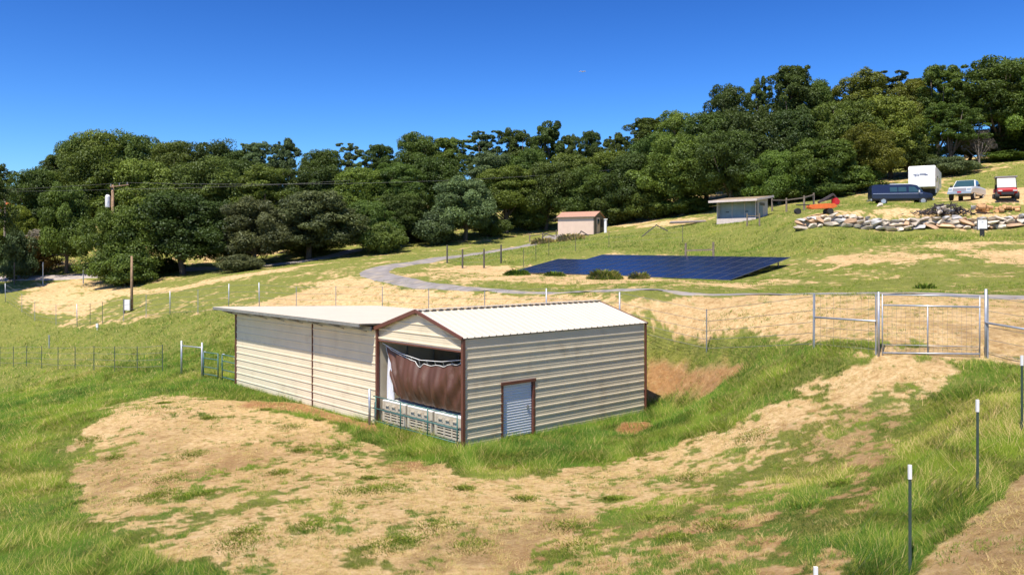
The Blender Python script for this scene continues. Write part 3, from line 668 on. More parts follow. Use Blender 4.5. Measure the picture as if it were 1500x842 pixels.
def pipes(mb, segs, r=.022):
    for a, b in segs: mb.tube([a, b], r, 8)
pn = empty('railing', bl(-.16,0,0), RZ, 'blue-green pipe rail panel standing across the foot of the barn opening', 'railing')
mb = MB(); pipes(mb, [((0,.12,1.02),(0,4.95,1.02)),((0,.12,.60),(0,4.95,.60)),((0,.12,.16),(0,4.95,.16))], .021); mb.build('rail', M['greenpipe'], pn, smooth=True)
for y in (.14,1.70,3.26,4.80):
    mb = MB(); pipes(mb, [((0,y,.0),(0,y,1.05))], .023); mb.build('upright', M['greenpipe'], pn, smooth=True)
mb = MB(); mb.tube([(-.12,5.02,0),(-.12,5.02,1.28)], .045, 10); mb.build('end_post', M['pipe'], pn, smooth=True)

# green gates and galvanised H frame to the left of the lean-to
def field_gate(y0, y1, lab):
    p = bl(.0, y0); z = float(Hm(p.x, p.y)[0]); q = bl(.0, y1); zq = float(Hm(q.x, q.y)[0]); L = (q-p).length
    g = empty('field_gate', (p.x,p.y,z), RZ+math.pi/2, lab, 'gate', 'low green pipe gates'); s = (zq-z)/L
    mb = MB(); pipes(mb, [((0,0,1.28),(L,0,1.28+s*L)),((0,0,.98),(L,0,.98+s*L)),((0,0,.55),(L,0,.55+s*L)),((0,0,.2),(L,0,.2+s*L))], .024)
    mb.build('rail', M['greenpipe'], g, smooth=True)
    for u in (0, L): mb = MB(); pipes(mb, [((u,0,.05+s*u),(u,0,1.29+s*u))], .03); mb.build('upright', M['greenpipe'], g, smooth=True)
    mb = MB(); mb.box((L-.12,-.02,1.29+s*L),(.14,.06,.06)); mb.build('latch', M['white'], g)
    return g
field_gate(17.1, 18.6, 'low green pipe gate against the left corner of the lean-to shed')
field_gate(19.1, 20.9, 'low green pipe gate joined to the grey pipe frame, further from the lean-to shed')
def h_frame(name, pts, h, r, m, lab, cat, rails=(.85,), grp=None):
    p0 = Vector(pts[0]); t = empty(name, (p0.x,p0.y,float(Hm(p0.x,p0.y)[0])), 0, lab, cat, grp)
    base = []
    for p in pts:
        z = float(Hm(p[0],p[1])[0])-t.location.z; base.append(Vector((p[0]-p0.x,p[1]-p0.y,z)))
        mb = MB(); mb.tube([base[-1]-Vector((0,0,.2)), base[-1]+Vector((0,0,h))], r, 8); mb.build('post', m, t, smooth=True)
    for i in range(len(base)-1):
        for f in rails:
            mb = MB(); mb.tube([base[i]+Vector((0,0,h*f)), base[i+1]+Vector((0,0,h*f))], r*.62, 8); mb.build('rail', m, t, smooth=True)
    return t
h_frame('fence_bracing', [tuple(bl(0,21.1))[:2], tuple(bl(0,23.9))[:2]], 1.75, .05, M['pipe'], 'galvanised pipe H frame where the post fence meets the green gates', 'fence frame')

# ------------------------------------------------------------------ fences
def fence(name, label, posts, h, wires, wire_r=.006, mesh=None, cat='fence', group=None):
    """posts: (column, distance, radius, material, extra height)"""
    p0 = gp(posts[0][0], posts[0][1]); t = empty(name, p0, 0, label, cat, group); B = []
    for px, D, r, m, eh in posts:
        x = (px-CX)/F*D; z = float(Hm(x, D)[0]); b = Vector((x-p0.x, D-p0.y, z-p0.z)); B.append(b); mb = MB(); j = Vector((random.uniform(-.03,.03),random.uniform(-.03,.03),0))
        if r < .03:   # studded T section
            mb.box(b+Vector((0,0,(h+eh)/2-.15)), (.042,.008,h+eh+.3)); mb.box(b+Vector((0,.016,(h+eh)/2-.15)), (.008,.03,h+eh+.3))
        else: mb.tube([b-Vector((0,0,.3)), b+Vector((0,0,h+eh))+j], r, 10)
        po = mb.build('post', m, t, smooth=(r >= .03))
        if eh < 0: pass
    mb = MB()
    for i in range(len(B)-1):
        for f in wires:
            a = B[i]+Vector((0,0,h*f)); c = B[i+1]+Vector((0,0,h*f)); mid = (a+c)/2-Vector((0,0,.012)); mb.tube([a,mid,c], wire_r, 4)
        if mesh:
            L = (B[i+1]-B[i]).length; n = int(L/mesh)
            for k in range(1, n):
                q = B[i].lerp(B[i+1], k/n); mb.tube([q+Vector((0,0,.05)), q+Vector((0,0,h*wires[-1]))], wire_r*.55, 3, cap=False)
    mb.build('wire', M['wire'], t)
    return t, B
T = M['tpost']; S = M['pipe']; DK = M['darkpost']; ST = M['steel']
fence('field_fence', 'thin-posted wire fence curving along the far side of the lower field behind the barn',
  [(8,80,.03,S,.1),(32,76,.02,ST,0),(51,73,.02,ST,0),(82,70,.02,ST,0),(113,66,.03,S,.1),(132,65,.02,T,0),(150,64,.02,T,0),(181,62.5,.02,ST,0),(214,61.5,.02,ST,0),(249,60,.03,S,0),(290,58,.02,ST,0),(335,57,.03,S,.1),
   (380,55,.032,S,.12),(434,53,.02,ST,0),(492,51,.02,ST,0),(560,49,.02,ST,0),(628,46,.022,ST,0),(710,43,.022,ST,0),(800,40,.035,S,0),(908,36,.035,S,0),(1035,32.5,.022,ST,0),(1192,26.2,.035,S,.06)], 1.72, (.1,.3,.5,.72,.98), .008)
fence('wire_fence', 'short run of mesh fence just left of the tall pipe gate', [(1192.5,26.15,.012,S,0),(1283,23.85,.012,S,0)], 1.78, (.1,.25,.4,.75,.985), .006, mesh=.25)
def mid_rail(px0, D0_, px1, D1_, h, lab):
    a = gp(px0,D0_); b = gp(px1,D1_); a.z = float(Hm(a.x,a.y)[0])+h; b.z = float(Hm(b.x,b.y)[0])+h
    mb = MB(); mb.tube([Vector((0,0,0)), b-a], .028, 8); o = mb.build('brace_rail', S, None, loc=a, smooth=True); tag(o, lab, 'rail', 'brace rails of the pipe fence')
mid_rail(1193,26.1,1283,23.8,1.02,'grey brace rail between the tall post and the left gate post')
mid_rail(1443,22.7,1530,21.0,.98,'grey brace rail running off to the right from the right gate post')
fence('wire_fence', 'mesh fence continuing past the right post of the pipe gate', [(1447,22.65,.012,S,0),(1530,21,.045,S,0),(1620,19.5,.045,S,0)], 1.75, (.1,.3,.5,.75,.97), .006)
# pipe gate
ga = gp(1287,23.75); gb = gp(1437,22.75)
for q in (ga, gb): q.z = float(Hm(q.x,q.y)[0])
gt = empty('pipe_gate', ga, math.atan2(gb.y-ga.y, gb.x-ga.x), 'tall galvanised pipe gate with two top bars and a centre upright', 'gate')
GL = math.hypot(gb.x-ga.x, gb.y-ga.y); dz = gb.z-ga.z
for u, hh, r in ((0,1.86,.036),(.10,1.80,.018),(GL*.49,1.48,.018),(GL-.03,1.72,.018),(GL+.12,1.90,.038)):
    mb = MB(); mb.tube([(u,0,-.1+dz*u/GL),(u,0,hh+dz*u/GL)], r, 10); mb.build('upright', S, gt, smooth=True)
for h0, h1, r in ((1.78,1.70,.020),(1.48,1.40,.024),(.10,.10,.024),(.34,.30,.008)):
    mb = MB(); mb.tube([(.1,0,h0),(GL-.02,0,h1+dz)], r, 8); mb.build('rail', S, gt, smooth=True)
mb = MB()
n = 22
for k in range(1,n): u = GL*k/n; mb.tube([(u,0,.1+dz*u/GL),(u,0,1.44+dz*u/GL)], .0025, 3, cap=False)
for k in range(1,12): z = .1+k*.115; mb.tube([(.1,0,z),(GL-.03,0,z+dz)], .0025, 3, cap=False)
mb.build('wire_mesh', M['wire'], gt)
for px, D in ((1286,23.75),(1443,22.7)): pass
# lower left fence
fence('post_fence', 'row of dark steel posts with faint wires crossing the green field at the left',
  [(-22,65.5,.02,T,0),(0,62,.02,T,0),(19.6,59.8,.02,T,0),(39,57.7,.02,T,0),(61,55.6,.02,T,0),(85,53.6,.02,T,0),(110,51.8,.02,T,0),(137.6,50,.02,T,0),(168,48.4,.02,T,0),(201,47,.02,T,0),(238,45.5,.02,T,0)], 1.5, (.2,.45,.7,.95), .008)
# right fence: every steel post white-tipped
t, B = fence('post_fence', 'near fence of dark green steel posts with white tips at the right', [(1195,9.6,.02,T,0),(1333,11.5,.02,T,0),(1432,13.4,.02,T,0),(1497,16.2,.02,T,0),(1600,18.2,.02,T,0)], 1.5, (.3,.62,.93), .0005)
for b in B:
    mb = MB(); mb.box(b+Vector((0,.004,1.42)),(.046,.03,.20)); mb.build('white_tip', M['white'], t)
# ------------------------------------------------------------------ solar array
def cellmat():
    m = bpy.data.materials.new('solar_cells'); m.use_nodes = True; nt = m.node_tree; b = nt.nodes['Principled BSDF']; b.inputs['Roughness'].default_value = .16; b.inputs['Specular IOR Level'].default_value = .45
    tc = nt.nodes.new('ShaderNodeTexCoord'); br = nt.nodes.new('ShaderNodeTexBrick'); br.offset = 0; br.inputs['Scale'].default_value = 1; br.inputs['Brick Width'].default_value = .16; br.inputs['Row Height'].default_value = .16; br.inputs['Mortar Size'].default_value = .003
    br.inputs['Color1'].default_value = (.007,.011,.042,1); br.inputs['Color2'].default_value = (.010,.015,.052,1); br.inputs['Mortar'].default_value = (.03,.04,.09,1)
    nt.links.new(tc.outputs['Object'], br.inputs['Vector']); nt.links.new(br.outputs[0], b.inputs['Base Color']); return m
M['cell'] = cellmat(); M['frame'] = mat('black_frame', (.12,.13,.16), .4, .3, .1, 5)
sx, sy = (775-CX)/F*62, 62.0
RS = rad(-48)
sroot = empty('solar_array', (sx, sy, CH-(393-HY)*62/F-.30), RS, 'large ground-mounted array of dark blue solar panels on low racks in the field', 'solar panels')
pm = MB(); pm.box((0,0,0),(1.0,1.76,.035)); pmesh = pm.build('panel', M['frame'], sroot)
gm = MB(); gm.box((0,0,.018),(.95,1.71,.006)); gmesh = gm.build('glass', M['cell'], pmesh)
tilt = math.atan2(1.38, 7.2); first = True
for cols, rows, x0, dz0 in ((range(16), range(4), 1.1, .0), (range(3), range(3), -2.1, -.04)):
    for c in cols:
        for r in rows:
            p = pmesh if first else copy_tree(pmesh, sroot); first = False
            gx = x0+c*1.02+.51+(c//4)*.05; q = .88+r*1.79
            p.location = (gx, q*math.cos(tilt), .06*gx*0+dz0+q*math.sin(tilt)+(-.012*gx)); p.rotation_euler = (tilt, 0, 0)
mb = MB()
for x in [-1.9,0.6]+[1.5+2.2*k for k in range(8)]:
    for q in ((.5,3.0,6.6) if x > 1 else (.5,3.0,4.9)):
        wx = sx+math.cos(RS)*x-math.sin(RS)*q; wy = sy+math.sin(RS)*x+math.cos(RS)*q; zt = q*math.tan(tilt)-.06-.012*x; zb = H(wx, wy)-sroot.location.z-.2
        mb.bar((x,q,min(zb,zt-.1)),(x,q,zt),.07)
    mb.bar((x,.1,-.06-.012*x),(x,6.9 if x > 1 else 5.2,(6.9 if x > 1 else 5.2)*math.tan(tilt)-.06-.012*x),.05,.07)
mb.build('rack', M['steel'], sroot)

# ------------------------------------------------------------------ pink storage shed
def gz(px, D): return gp(px, D)
p = gp(870,95); ps = empty('garden_shed', (p.x,p.y,p.z-.02), rad(-28), 'small pink shed with shingled roof and a dark doored gable end, on the hill', 'shed')
Ls, Ws, Hs, Rs = 4.6, 3.0, 2.12, 2.72   # local: -x along the long wall, +y back
mb = MB(); mb.box((-Ls/2, .03, Hs/2), (Ls-.02,.06,Hs)); mb.box((-Ls/2, Ws-.03, Hs/2), (Ls-.02,.06,Hs)); mb.box((-Ls+.03, Ws/2, Hs/2), (.06,Ws-.14,Hs))
mb.build('wall', M['pink'], ps)
mb = MB(); mb.add([(0,.0,0),(0,Ws,0),(0,Ws,Hs),(0,Ws/2,Rs-.05),(0,0,Hs),(-.07,0,0),(-.07,Ws,0),(-.07,Ws,Hs),(-.07,Ws/2,Rs-.05),(-.07,0,Hs)],[(0,1,2,3,4),(9,8,7,6,5),(0,4,9,5),(1,6,7,2),(2,7,8,3),(3,8,9,4),(0,5,6,1)]); mb.build('gable_wall', M['olive'], ps)
mb = MB()
for s in (-1,1):
    y0 = -.18 if s < 0 else Ws+.18; z0 = Hs-.12+.06
    mb.add([(.18,y0,z0),(-Ls-.15,y0,z0),(-Ls-.15,Ws/2,Rs+.03),(.18,Ws/2,Rs+.03),(.18,y0,z0-.07),(-Ls-.15,y0,z0-.07),(-Ls-.15,Ws/2,Rs-.04),(.18,Ws/2,Rs-.04)],[(0,1,2,3),(7,6,5,4),(0,4,5,1),(2,6,7,3),(0,3,7,4),(1,5,6,2)])
mb.build('roof', M['pinkroof'], ps)
mb = MB(); mb.box((-Ls/2,-.19,Hs-.10),(Ls+.3,.03,.12)); mb.box((.02,.03,Hs/2),(.05,.10,Hs)); mb.box((.02,Ws-.03,Hs/2),(.05,.10,Hs)); mb.build('trim', M['olive'], ps)
mb = MB(); mb.box((.03,1.25,1.02),(.04,.95,1.95)); dd = mb.build('door', M['pink'], ps)
mb = MB(); mb.box((.06,1.25,1.45),(.03,.55,.7)); mb.build('pane', M['glass'], dd); mb = MB(); mb.box((.075,.87,1.0),(.05,.05,.12)); mb.build('handle', M['steel'], dd)
mb = MB(); mb.box((.05,2.35,1.35),(.03,.5,.9)); mb.build('louvre', M['dark'], ps)
p = gp(887,95.2); mb = MB(); mb.tube([(0,0,-.2),(0,0,1.45)], .17, 12); mb.box((0,0,1.5),(.4,.4,.10)); o = mb.build('water_heater', M['white'], None, loc=p); tag(o, 'white upright cylinder standing at the right corner of the pink shed', 'water tank')

# ------------------------------------------------------------------ open-fronted lean-to shed up the hill
p = gp(1050,82); ang = rad(-42); Lo = 4.15; Do = 2.6
os_ = empty('open_shed', (p.x,p.y,p.z-.05), ang, 'weathered open-fronted shed with a flat sloping roof and pinkish white boards, below the tall trees', 'shed')
Hf, Hb = 2.42, 2.75
zo = .25
mb = MB(); mb.box((Lo/2,0,.25+zo/2),(Lo,.06,.52)); mb.build('lower_board', M['shedwhite'], os_)
mb = MB(); mb.box((Lo/2,.55,1.28+zo/2),(Lo-.1,.05,2.3)); mb.build('inner_wall', M['shedgrey'], os_)  # blue-grey here is shade under the roof overhang, put into the colour
for k in range(4): mb = MB(); mb.box((.05+k*(Lo-.1)/3,.51,1.35),(.05,.03,2.0)); mb.build('batten', M['shedwhite'], os_)
for x in (.9,Lo-1.2): mb = MB(); mb.box((x,.50,1.30),(.35,.04,.07)); mb.build('hinge', M['dark'], os_)
mb = MB(); mb.box((Lo/2,.50,1.42),(Lo-.1,.03,.05)); mb.build('batten', M['shedgrey'], os_)
mb = MB(); mb.add([(Lo,0,0),(Lo,Do,0),(Lo,Do,Hb),(Lo,0,Hf),(Lo-.07,0,0),(Lo-.07,Do,0),(Lo-.07,Do,Hb),(Lo-.07,0,Hf)],[(0,1,2,3),(7,6,5,4),(0,3,7,4),(1,5,6,2),(0,4,5,1),(2,6,7,3)]); mb.build('side_wall', M['shedwhite'], os_)
mb = MB(); mb.add([(0,0,0),(0,Do,0),(0,Do,Hb),(0,0,Hf),(.07,0,0),(.07,Do,0),(.07,Do,Hb),(.07,0,Hf)],[(0,3,2,1),(7,4,5,6),(0,4,7,3),(1,2,6,5),(0,1,5,4),(2,3,7,6)]); mb.build('side_wall', M['shedwhite'], os_)
mb = MB(); mb.box((Lo/2,Do,Hb/2),(Lo,.06,Hb-.05)); mb.build('back_wall', M['shedwhite'], os_)
mb = MB(); mb.bar((Lo+.03,.15,.3),(Lo+.03,.15,2.2),.14,.05); mb.build('door_post', M['wood'], os_)
mb = MB(); mb.box((Lo+.03,1.05,1.15),(.04,.75,1.9)); mb.build('side_door', M['shedgrey'], os_)
mb = MB(); mb.box((Lo+.05,1.30,2.0),(.05,1.0,.28)); mb.build('lintel', M['olive'], os_)
mb = MB(); e0 = -.75; zf = Hf+(Hb-Hf)/Do*e0
mb.add([(-.5,e0,zf+.03),(Lo+.45,e0,zf+.03),(Lo+.45,Do+.35,Hb+.09),(-.5,Do+.35,Hb+.09),(-.5,e0,zf+.09),(Lo+.45,e0,zf+.09),(Lo+.45,Do+.35,Hb+.15),(-.5,Do+.35,Hb+.15)],[(0,1,2,3),(7,6,5,4),(0,4,5,1),(1,5,6,2),(2,6,7,3),(3,7,4,0)]); rr_ = mb.build('roof', M['moss'], os_)
mb = MB(); mb.box((Lo/2-.02,e0-.03,zf+.0),(Lo+.98,.05,.22)); mb.bar((Lo+.48,e0,zf+.02),(Lo+.48,Do+.35,Hb+.08),.05,.2); mb.build('fascia', M['shedwhite'], rr_)

# ------------------------------------------------------------------ dry-stone retaining wall
wl_px = [(1163,63),(1200,62.6),(1250,62.2),(1300,61.8),(1350,61.5),(1400,61.2),(1450,60.6),(1500,60.0),(1560,59.4)]
w0 = gp(*wl_px[0]); swall = empty('stone_wall', w0, 0, 'dry-stacked retaining wall of big pale and rusty boulders below the parked vehicles', 'wall')
stones = []
def stone_mesh(seed, m):
    r = np.random.default_rng(seed); bm = bmesh.new(); bmesh.ops.create_icosphere(bm, subdivisions=3, radius=.5)
    pl = [(Vector(r.normal(size=3)).normalized(), r.uniform(.17,.36)) for _ in range(15)]
    for v in bm.verts:
        for n, d in pl:
            k = v.co.dot(n)
            if k > d: v.co -= n*(k-d)*.92
        v.co *= 1.3
    me = bpy.data.meshes.new('stone'); bm.to_mesh(me); bm.free(); me.materials.append(m); return me
SM = [stone_mesh(i, (M['stone'],M['stone2'],M['stone'],M['stone3'],M['stone'],M['stone2'])[i%6]) for i in range(12)]
def stone(parent, loc, dim, rz=0, k=None, name='stone'):
    o = bpy.data.objects.new(name, SM[random.randrange(12) if k is None else k]); C.objects.link(o); o.parent = parent; o.location = loc
    o.scale = dim; o.rotation_euler = (random.uniform(-.35,.35), random.uniform(-.35,.35), rz+random.uniform(-.3,.3)); return o
wp = [gp(a,b) for a,b in wl_px]; cum = [0]
for i in range(len(wp)-1): cum.append(cum[-1]+(wp[i+1]-wp[i]).length)
def wat(s):
    i = max(j for j in range(len(cum)) if cum[j] <= s+1e-6); i = min(i, len(wp)-2); return wp[i].lerp(wp[i+1], (s-cum[i])/(cum[i+1]-cum[i]))
tot = cum[-1]; n_st = 0
for row, (zc, hgt) in enumerate(((.12,.34),(.46,.34),(.76,.26))):
    s = random.uniform(0,.3)
    while s < tot-.2 and n_st < 99:
        w = random.uniform(.45,1.15)*(1.0 if row < 2 else .8)
        if s+w > tot: break
        q = wat(s+w/2); z = H(q.x,q.y)
        stone(swall, (q.x-w0.x, q.y-w0.y+row*.10+random.uniform(-.06,.06), z-w0.z+zc+random.uniform(-.05,.05)), (w*1.12, .75, hgt*random.uniform(1.1,1.35)), -.15); n_st += 1
        s += w*.93
# earth bank core right behind the stones
mb = MB()
for s in np.linspace(.6, tot, 40):
    q = wat(s); z = H(q.x,q.y)-w0.z; mb.v += [(q.x-w0.x,q.y-w0.y+.35,z-.2),(q.x-w0.x,q.y-w0.y+.35,z+.80),(q.x-w0.x,q.y-w0.y+1.2,z+.82),(q.x-w0.x,q.y-w0.y+1.2,z-.2)]
for i in range(39):
    a = 4*i; mb.f += [(a,a+4,a+5,a+1),(a+1,a+5,a+6,a+2),(a+2,a+6,a+7,a+3)]
mb.f += [(0,1,2,3),(156,159,158,157)]
mb.build('rubble_core', M['stone'], swall)

# sign in front
p = gp(1439,58); sg = empty('sign', p, rad(-6), 'small blank white sign on a dark post in front of the stone wall', 'sign')
mb = MB(); mb.box((0,0,.9),(.62,.03,.62)); mb.build('panel', M['white'], sg); mb = MB(); mb.box((0,.04,.45),(.30,.06,1.1)); mb.box((-.33,.02,.85),(.05,.05,.75)); mb.box((.33,.02,.85),(.05,.05,.75)); mb.build('post', M['dark'], sg)
mb = MB(); mb.box((0,-.02,1.05),(.12,.01,.03)); mb.build('bolt', M['steel'], sg)

# ------------------------------------------------------------------ vehicles
def wheels(root, spots, R, w, rimc):
    for x, y in spots:
        mb = MB(); mb.tube([(x,y-w/2,R),(x,y+w/2,R)], R, 20); t = mb.build('wheel', M['tyre'], root, bevel=.02)
        s = 1 if y > 0 else -1; mb = MB(); mb.tube([(x,y+s*(w/2-.02),R),(x,y+s*(w/2+.012),R)], R*.62, 16); mb.build('rim', rimc, t)
def body_loft(prof_fn, xs, name, m, root, bevel=0):
    """cross sections along x: list of (y,z) half profile mirrored"""
    mb = MB(); n = None
    for x in xs:
        h = prof_fn(x); ring = [(x,y,z) for y,z in h]+[(x,-y,z) for y,z in h[::-1]]; n = len(ring); mb.v += ring
    for i in range(len(xs)-1):
        for k in range(n): a = i*n+k; b = i*n+(k+1)%n; mb.f.append((a,b,b+n,a+n))
    mb.f += [tuple(range(n))[::-1], tuple((len(xs)-1)*n+k for k in range(n))]
    return mb.build(name, m, root, smooth=False, bevel=bevel)
def quad(root, name, m, pts, parent=None, th=.012):
    a, b, c, d = map(Vector, pts); n = (b-a).cross(d-a).normalized()*th; mb = MB(); mb.add([a-n,b-n,c-n,d-n,a+n,b+n,c+n,d+n],[(3,2,1,0),(4,5,6,7),(0,1,5,4),(1,2,6,5),(2,3,7,6),(3,0,4,7)]); return mb.build(name, m, parent or root)
# --- navy van, nose to the right
D_ = 75; p = gp(1318,D_); van = empty('van', (p.x,p.y,p.z-.05), rad(-12), 'long dark navy blue van parked side-on in front of the white trailer', 'van')
def vprof(x):
    T = [(-2.85,.70,1.72),(-2.78,.5,1.98),(-2.5,.45,2.06),(.9,.45,2.06),(1.35,.45,1.98),(2.0,.45,1.30),(2.05,.45,1.26),(2.75,.5,1.10),(2.85,.55,.95)]
    b = np.interp(x,[t[0] for t in T],[t[1] for t in T]); t_ = np.interp(x,[t[0] for t in T],[t[2] for t in T])
    belt = min(1.20, t_-.04); yt = np.interp(t_,[1.2,2.06],[.88,.74])
    return [(.90,b),(.98,b+.18),(.99,belt-.1),(.96,belt),(yt+.05,t_-.08),(yt-.08,t_),(.0,t_+.02)]
body_loft(vprof, [-2.85,-2.78,-2.5,-1.5,-.5,.9,1.35,1.65,2.0,2.05,2.45,2.75,2.85], 'body', M['navy'], van)
def vside(x0,x1,z0,z1,m,name,x0t=None,x1t=None):
    for s in (-1,1):
        f = lambda z: .965-(z-1.2)*.16/.8+.012
        quad(van, name, m, [(x0,s*f(z0),z0),(x1,s*f(z0),z0),(x1t if x1t is not None else x1,s*f(z1),z1),(x0t if x0t is not None else x0,s*f(z1),z1)])
vside(-1.15,-.45,1.30,1.78,M['glass'],'side_window'); vside(-.35,.40,1.30,1.78,M['glass'],'side_window'); vside(.62,1.62,1.26,1.80,M['glass'],'front_side_window',x1t=1.18)
vside(-2.75,1.9,1.10,1.14,M['chrome'],'side_strip')
quad(van,'windshield',M['glass'],[(1.96,-.78,1.36),(1.96,.78,1.36),(1.42,.68,1.95),(1.42,-.68,1.95)],th=.025)
mb = MB(); mb.box((2.90,0,.52),(.14,1.9,.18)); mb.build('bumper', M['chrome'], van); mb = MB(); mb.box((-2.9,0,.52),(.12,1.9,.18)); mb.build('bumper', M['chrome'], van)
mb = MB(); mb.box((2.84,0,.80),(.08,1.1,.26)); mb.build('grille', M['dark'], van)
for s in (-1,1):
    mb = MB(); mb.box((2.83,s*.74,.82),(.08,.30,.22)); mb.build('headlight', M['silverpaint'], van)
    mb = MB(); mb.box((1.55,s*1.1,1.32),(.10,.22,.24)); mb.build('mirror', M['silverpaint'], van)
mb = MB(); mb.box((-.1,0,2.10),(1.9,1.2,.06)); mb.build('roof_hatch', M['rvwhite'], van)
wheels(van, [(-1.75,-.86),(-1.75,.86),(1.95,-.86),(1.95,.86)], .37, .26, M['chrome'])
# --- fifth-wheel trailer
D_ = 80.0; p = gp(1350,D_); rv = empty('travel_trailer', (p.x,p.y,p.z-.05), math.atan2(-.855,-.52), 'tall white travel trailer with a dark emblem on its front, behind the navy van', 'trailer')
# local +x = forward (towards the camera)
mb = MB(); mb.prism([(0,1.15),(-.02,3.1),(-.30,3.42),(-9.2,3.42),(-9.25,.6),(-2.0,.6),(-2.0,1.15)], -1.28, 1.28); mb.build('body', M['rvwhite'], rv, bevel=.05)
for s in (-1,1):
    mb = MB(); mb.box((-5.6,s*1.287,.95),(7.0,.012,.5)); mb.build('side_graphic', M['rvgrey'], rv)
    mb = MB(); mb.box((-1.0,s*1.287,1.9),(1.7,.012,.35)); mb.build('side_graphic', M['rvgrey'], rv)
    for x in (-3.2,-6.6): mb = MB(); mb.box((x,s*1.292,2.2),(1.1,.02,.6)); mb.build('side_window', M['glass'], rv)
    mb = MB(); mb.box((-4.9,s*1.29,1.75),(.75,.02,1.9)); mb.build('door', M['rvgrey'], rv)
mb = MB()   # dark emblem strokes on the cap: a swoosh and a line of script
mb.box((.004,-.55,2.52),(.012,.50,.045)); mb.box((.004,-.62,2.38),(.012,.09,.16)); mb.box((.004,-.40,2.36),(.012,.34,.04)); mb.box((.004,-.28,2.44),(.012,.05,.12)); mb.box((.004,.12,2.56),(.012,.60,.03)); mb.box((.004,.18,2.46),(.012,.75,.05)); mb.box((.004,.45,2.40),(.012,.35,.03))
M['emblem'] = mat('emblem_ink', (.09,.10,.20), .5, 0, .05, 3); mb.build('emblem', M['emblem'], rv)
mb = MB(); mb.box((-.5,0,.75),(.12,.12,.9)); mb.box((-.5,.8,.35),(.10,.10,1.0)); mb.box((-.5,-.8,.35),(.10,.10,1.0)); mb.box((-1.85,0,.72),(.1,2.3,.7)); mb.build('hitch_and_recess_shade', M['dark'], rv)  # pin and legs, plus a dark panel standing in for the recess shade
wheels(rv, [(-5.6,-1.1),(-5.6,1.1),(-6.5,-1.1),(-6.5,1.1)], .36, .24, M['chrome'])
mb = MB(); mb.box((-4,0,3.52),(.8,.7,.22)); mb.build('roof_vent', M['rvwhite'], rv)
van.scale = (.90,)*3; rv.scale = (.92,)*3
# --- silver pickup, nose towards the camera
D_ = 71; p = gp(1416,D_); tr = empty('pickup_truck', (p.x,p.y,p.z-.02), math.atan2(-.76,-.65), 'silver white extended-cab pickup truck parked nose towards the camera', 'pickup truck')
def tprof(x):
    T = [(-2.65,.55,1.18),(-.62,.5,1.20),(-.60,.5,1.2),(.95,.5,1.14),(1.0,.5,1.13),(2.2,.48,1.06),(2.5,.5,.95),(2.56,.5,.80)]
    b = np.interp(x,[t[0] for t in T],[t[1] for t in T]); t_ = np.interp(x,[t[0] for t in T],[t[2] for t in T]); w = np.interp(x,[-2.65,2.0,2.56],[.93,.93,.86])
    return [(w-.06,b),(w,b+.12),(w,t_-.12),(w-.05,t_-.01),(0,t_+.02)]
body_loft(tprof, [-2.65,-2.6,-.62,-.60,.95,1.0,1.8,2.2,2.5,2.56], 'body', M['silverpaint'], tr)
mb = MB(); mb.prism([(-.75,1.16),(-.58,1.70),(-.35,1.76),(.28,1.76),(.40,1.72),(1.02,1.12)], -.72, .72); 
for i, v in enumerate(mb.v):
    if v[2] < 1.3: mb.v[i] = (v[0], v[1]*1.2, v[2])
mb.build('cab', M['silverpaint'], tr, bevel=.03)
quad(tr,'windshield',M['glass'],[(.98,-.78,1.17),(.98,.78,1.17),(.44,.64,1.70),(.44,-.64,1.70)],th=.03)
for s in (-1,1):
    quad(tr,'side_window',M['glass'],[(-.05,s*.835,1.22),(.80,s*.835,1.22),(.36,s*.74,1.66),(-.05,s*.74,1.66)],th=.02)
    quad(tr,'side_window',M['glass'],[(-.62,s*.835,1.22),(-.14,s*.835,1.22),(-.14,s*.74,1.66),(-.48,s*.74,1.66)],th=.02)
    mb = MB(); mb.box((2.53,s*.68,.84),(.07,.30,.17)); mb.build('headlight', M['chrome'], tr)
    mb = MB(); mb.box((.62,s*1.03,1.24),(.12,.18,.18)); mb.build('mirror', M['dark'], tr)
mb = MB(); mb.box((2.57,0,.84),(.05,.98,.20)); mb.build('grille', M['rvgrey'], tr); mb = MB(); mb.box((2.62,0,.58),(.14,1.78,.18)); mb.build('bumper', M['chrome'], tr)
mb = MB(); mb.box((2.70,0,.62),(.02,.30,.12)); mb.build('licence_plate', M['red'], tr)
wheels(tr, [(-1.7,-.80),(-1.7,.80),(1.65,-.80),(1.65,.80)], .36, .24, M['chrome'])
# --- red side-by-side
D_ = 66.5; p = gp(1473,D_); ut = empty('utility_vehicle', (p.x,p.y,p.z), math.atan2(-.90,-.43), 'small red off-road utility vehicle with a dark roof, right of the pickup', 'utility vehicle')
mb = MB(); mb.prism([(1.35,.45),(1.45,.78),(.65,1.02),(.5,.42)], -.62, .62); mb.build('hood', M['red'], ut, bevel=.05)
mb = MB(); mb.box((-.35,0,.50),(2.0,1.3,.18)); mb.box((-.25,0,.80),(.5,1.2,.25)); mb.box((-.48,0,1.1),(.14,1.2,.5)); mb.build('chassis', M['dark'], ut)
mb = MB(); mb.box((-1.1,0,.88),(.9,1.35,.34)); mb.build('cargo_bed', M['red'], ut, bevel=.03)
mb = MB()
for s in (-1,1): mb.tube([(.75,s*.62,.9),(.35,s*.60,1.86),(-.6,s*.60,1.86),(-.75,s*.62,.9)], .03, 8)
mb.build('roll_cage', M['dark'], ut, smooth=True)
mb = MB(); mb.box((-.12,0,1.92),(1.25,1.42,.10)); mb.build('roof', M['rvgrey'], ut, bevel=.03)
M['plexi'] = mat('hazy_windscreen', (.45,.45,.40), .15, 0, .05, 2, spec=.7)
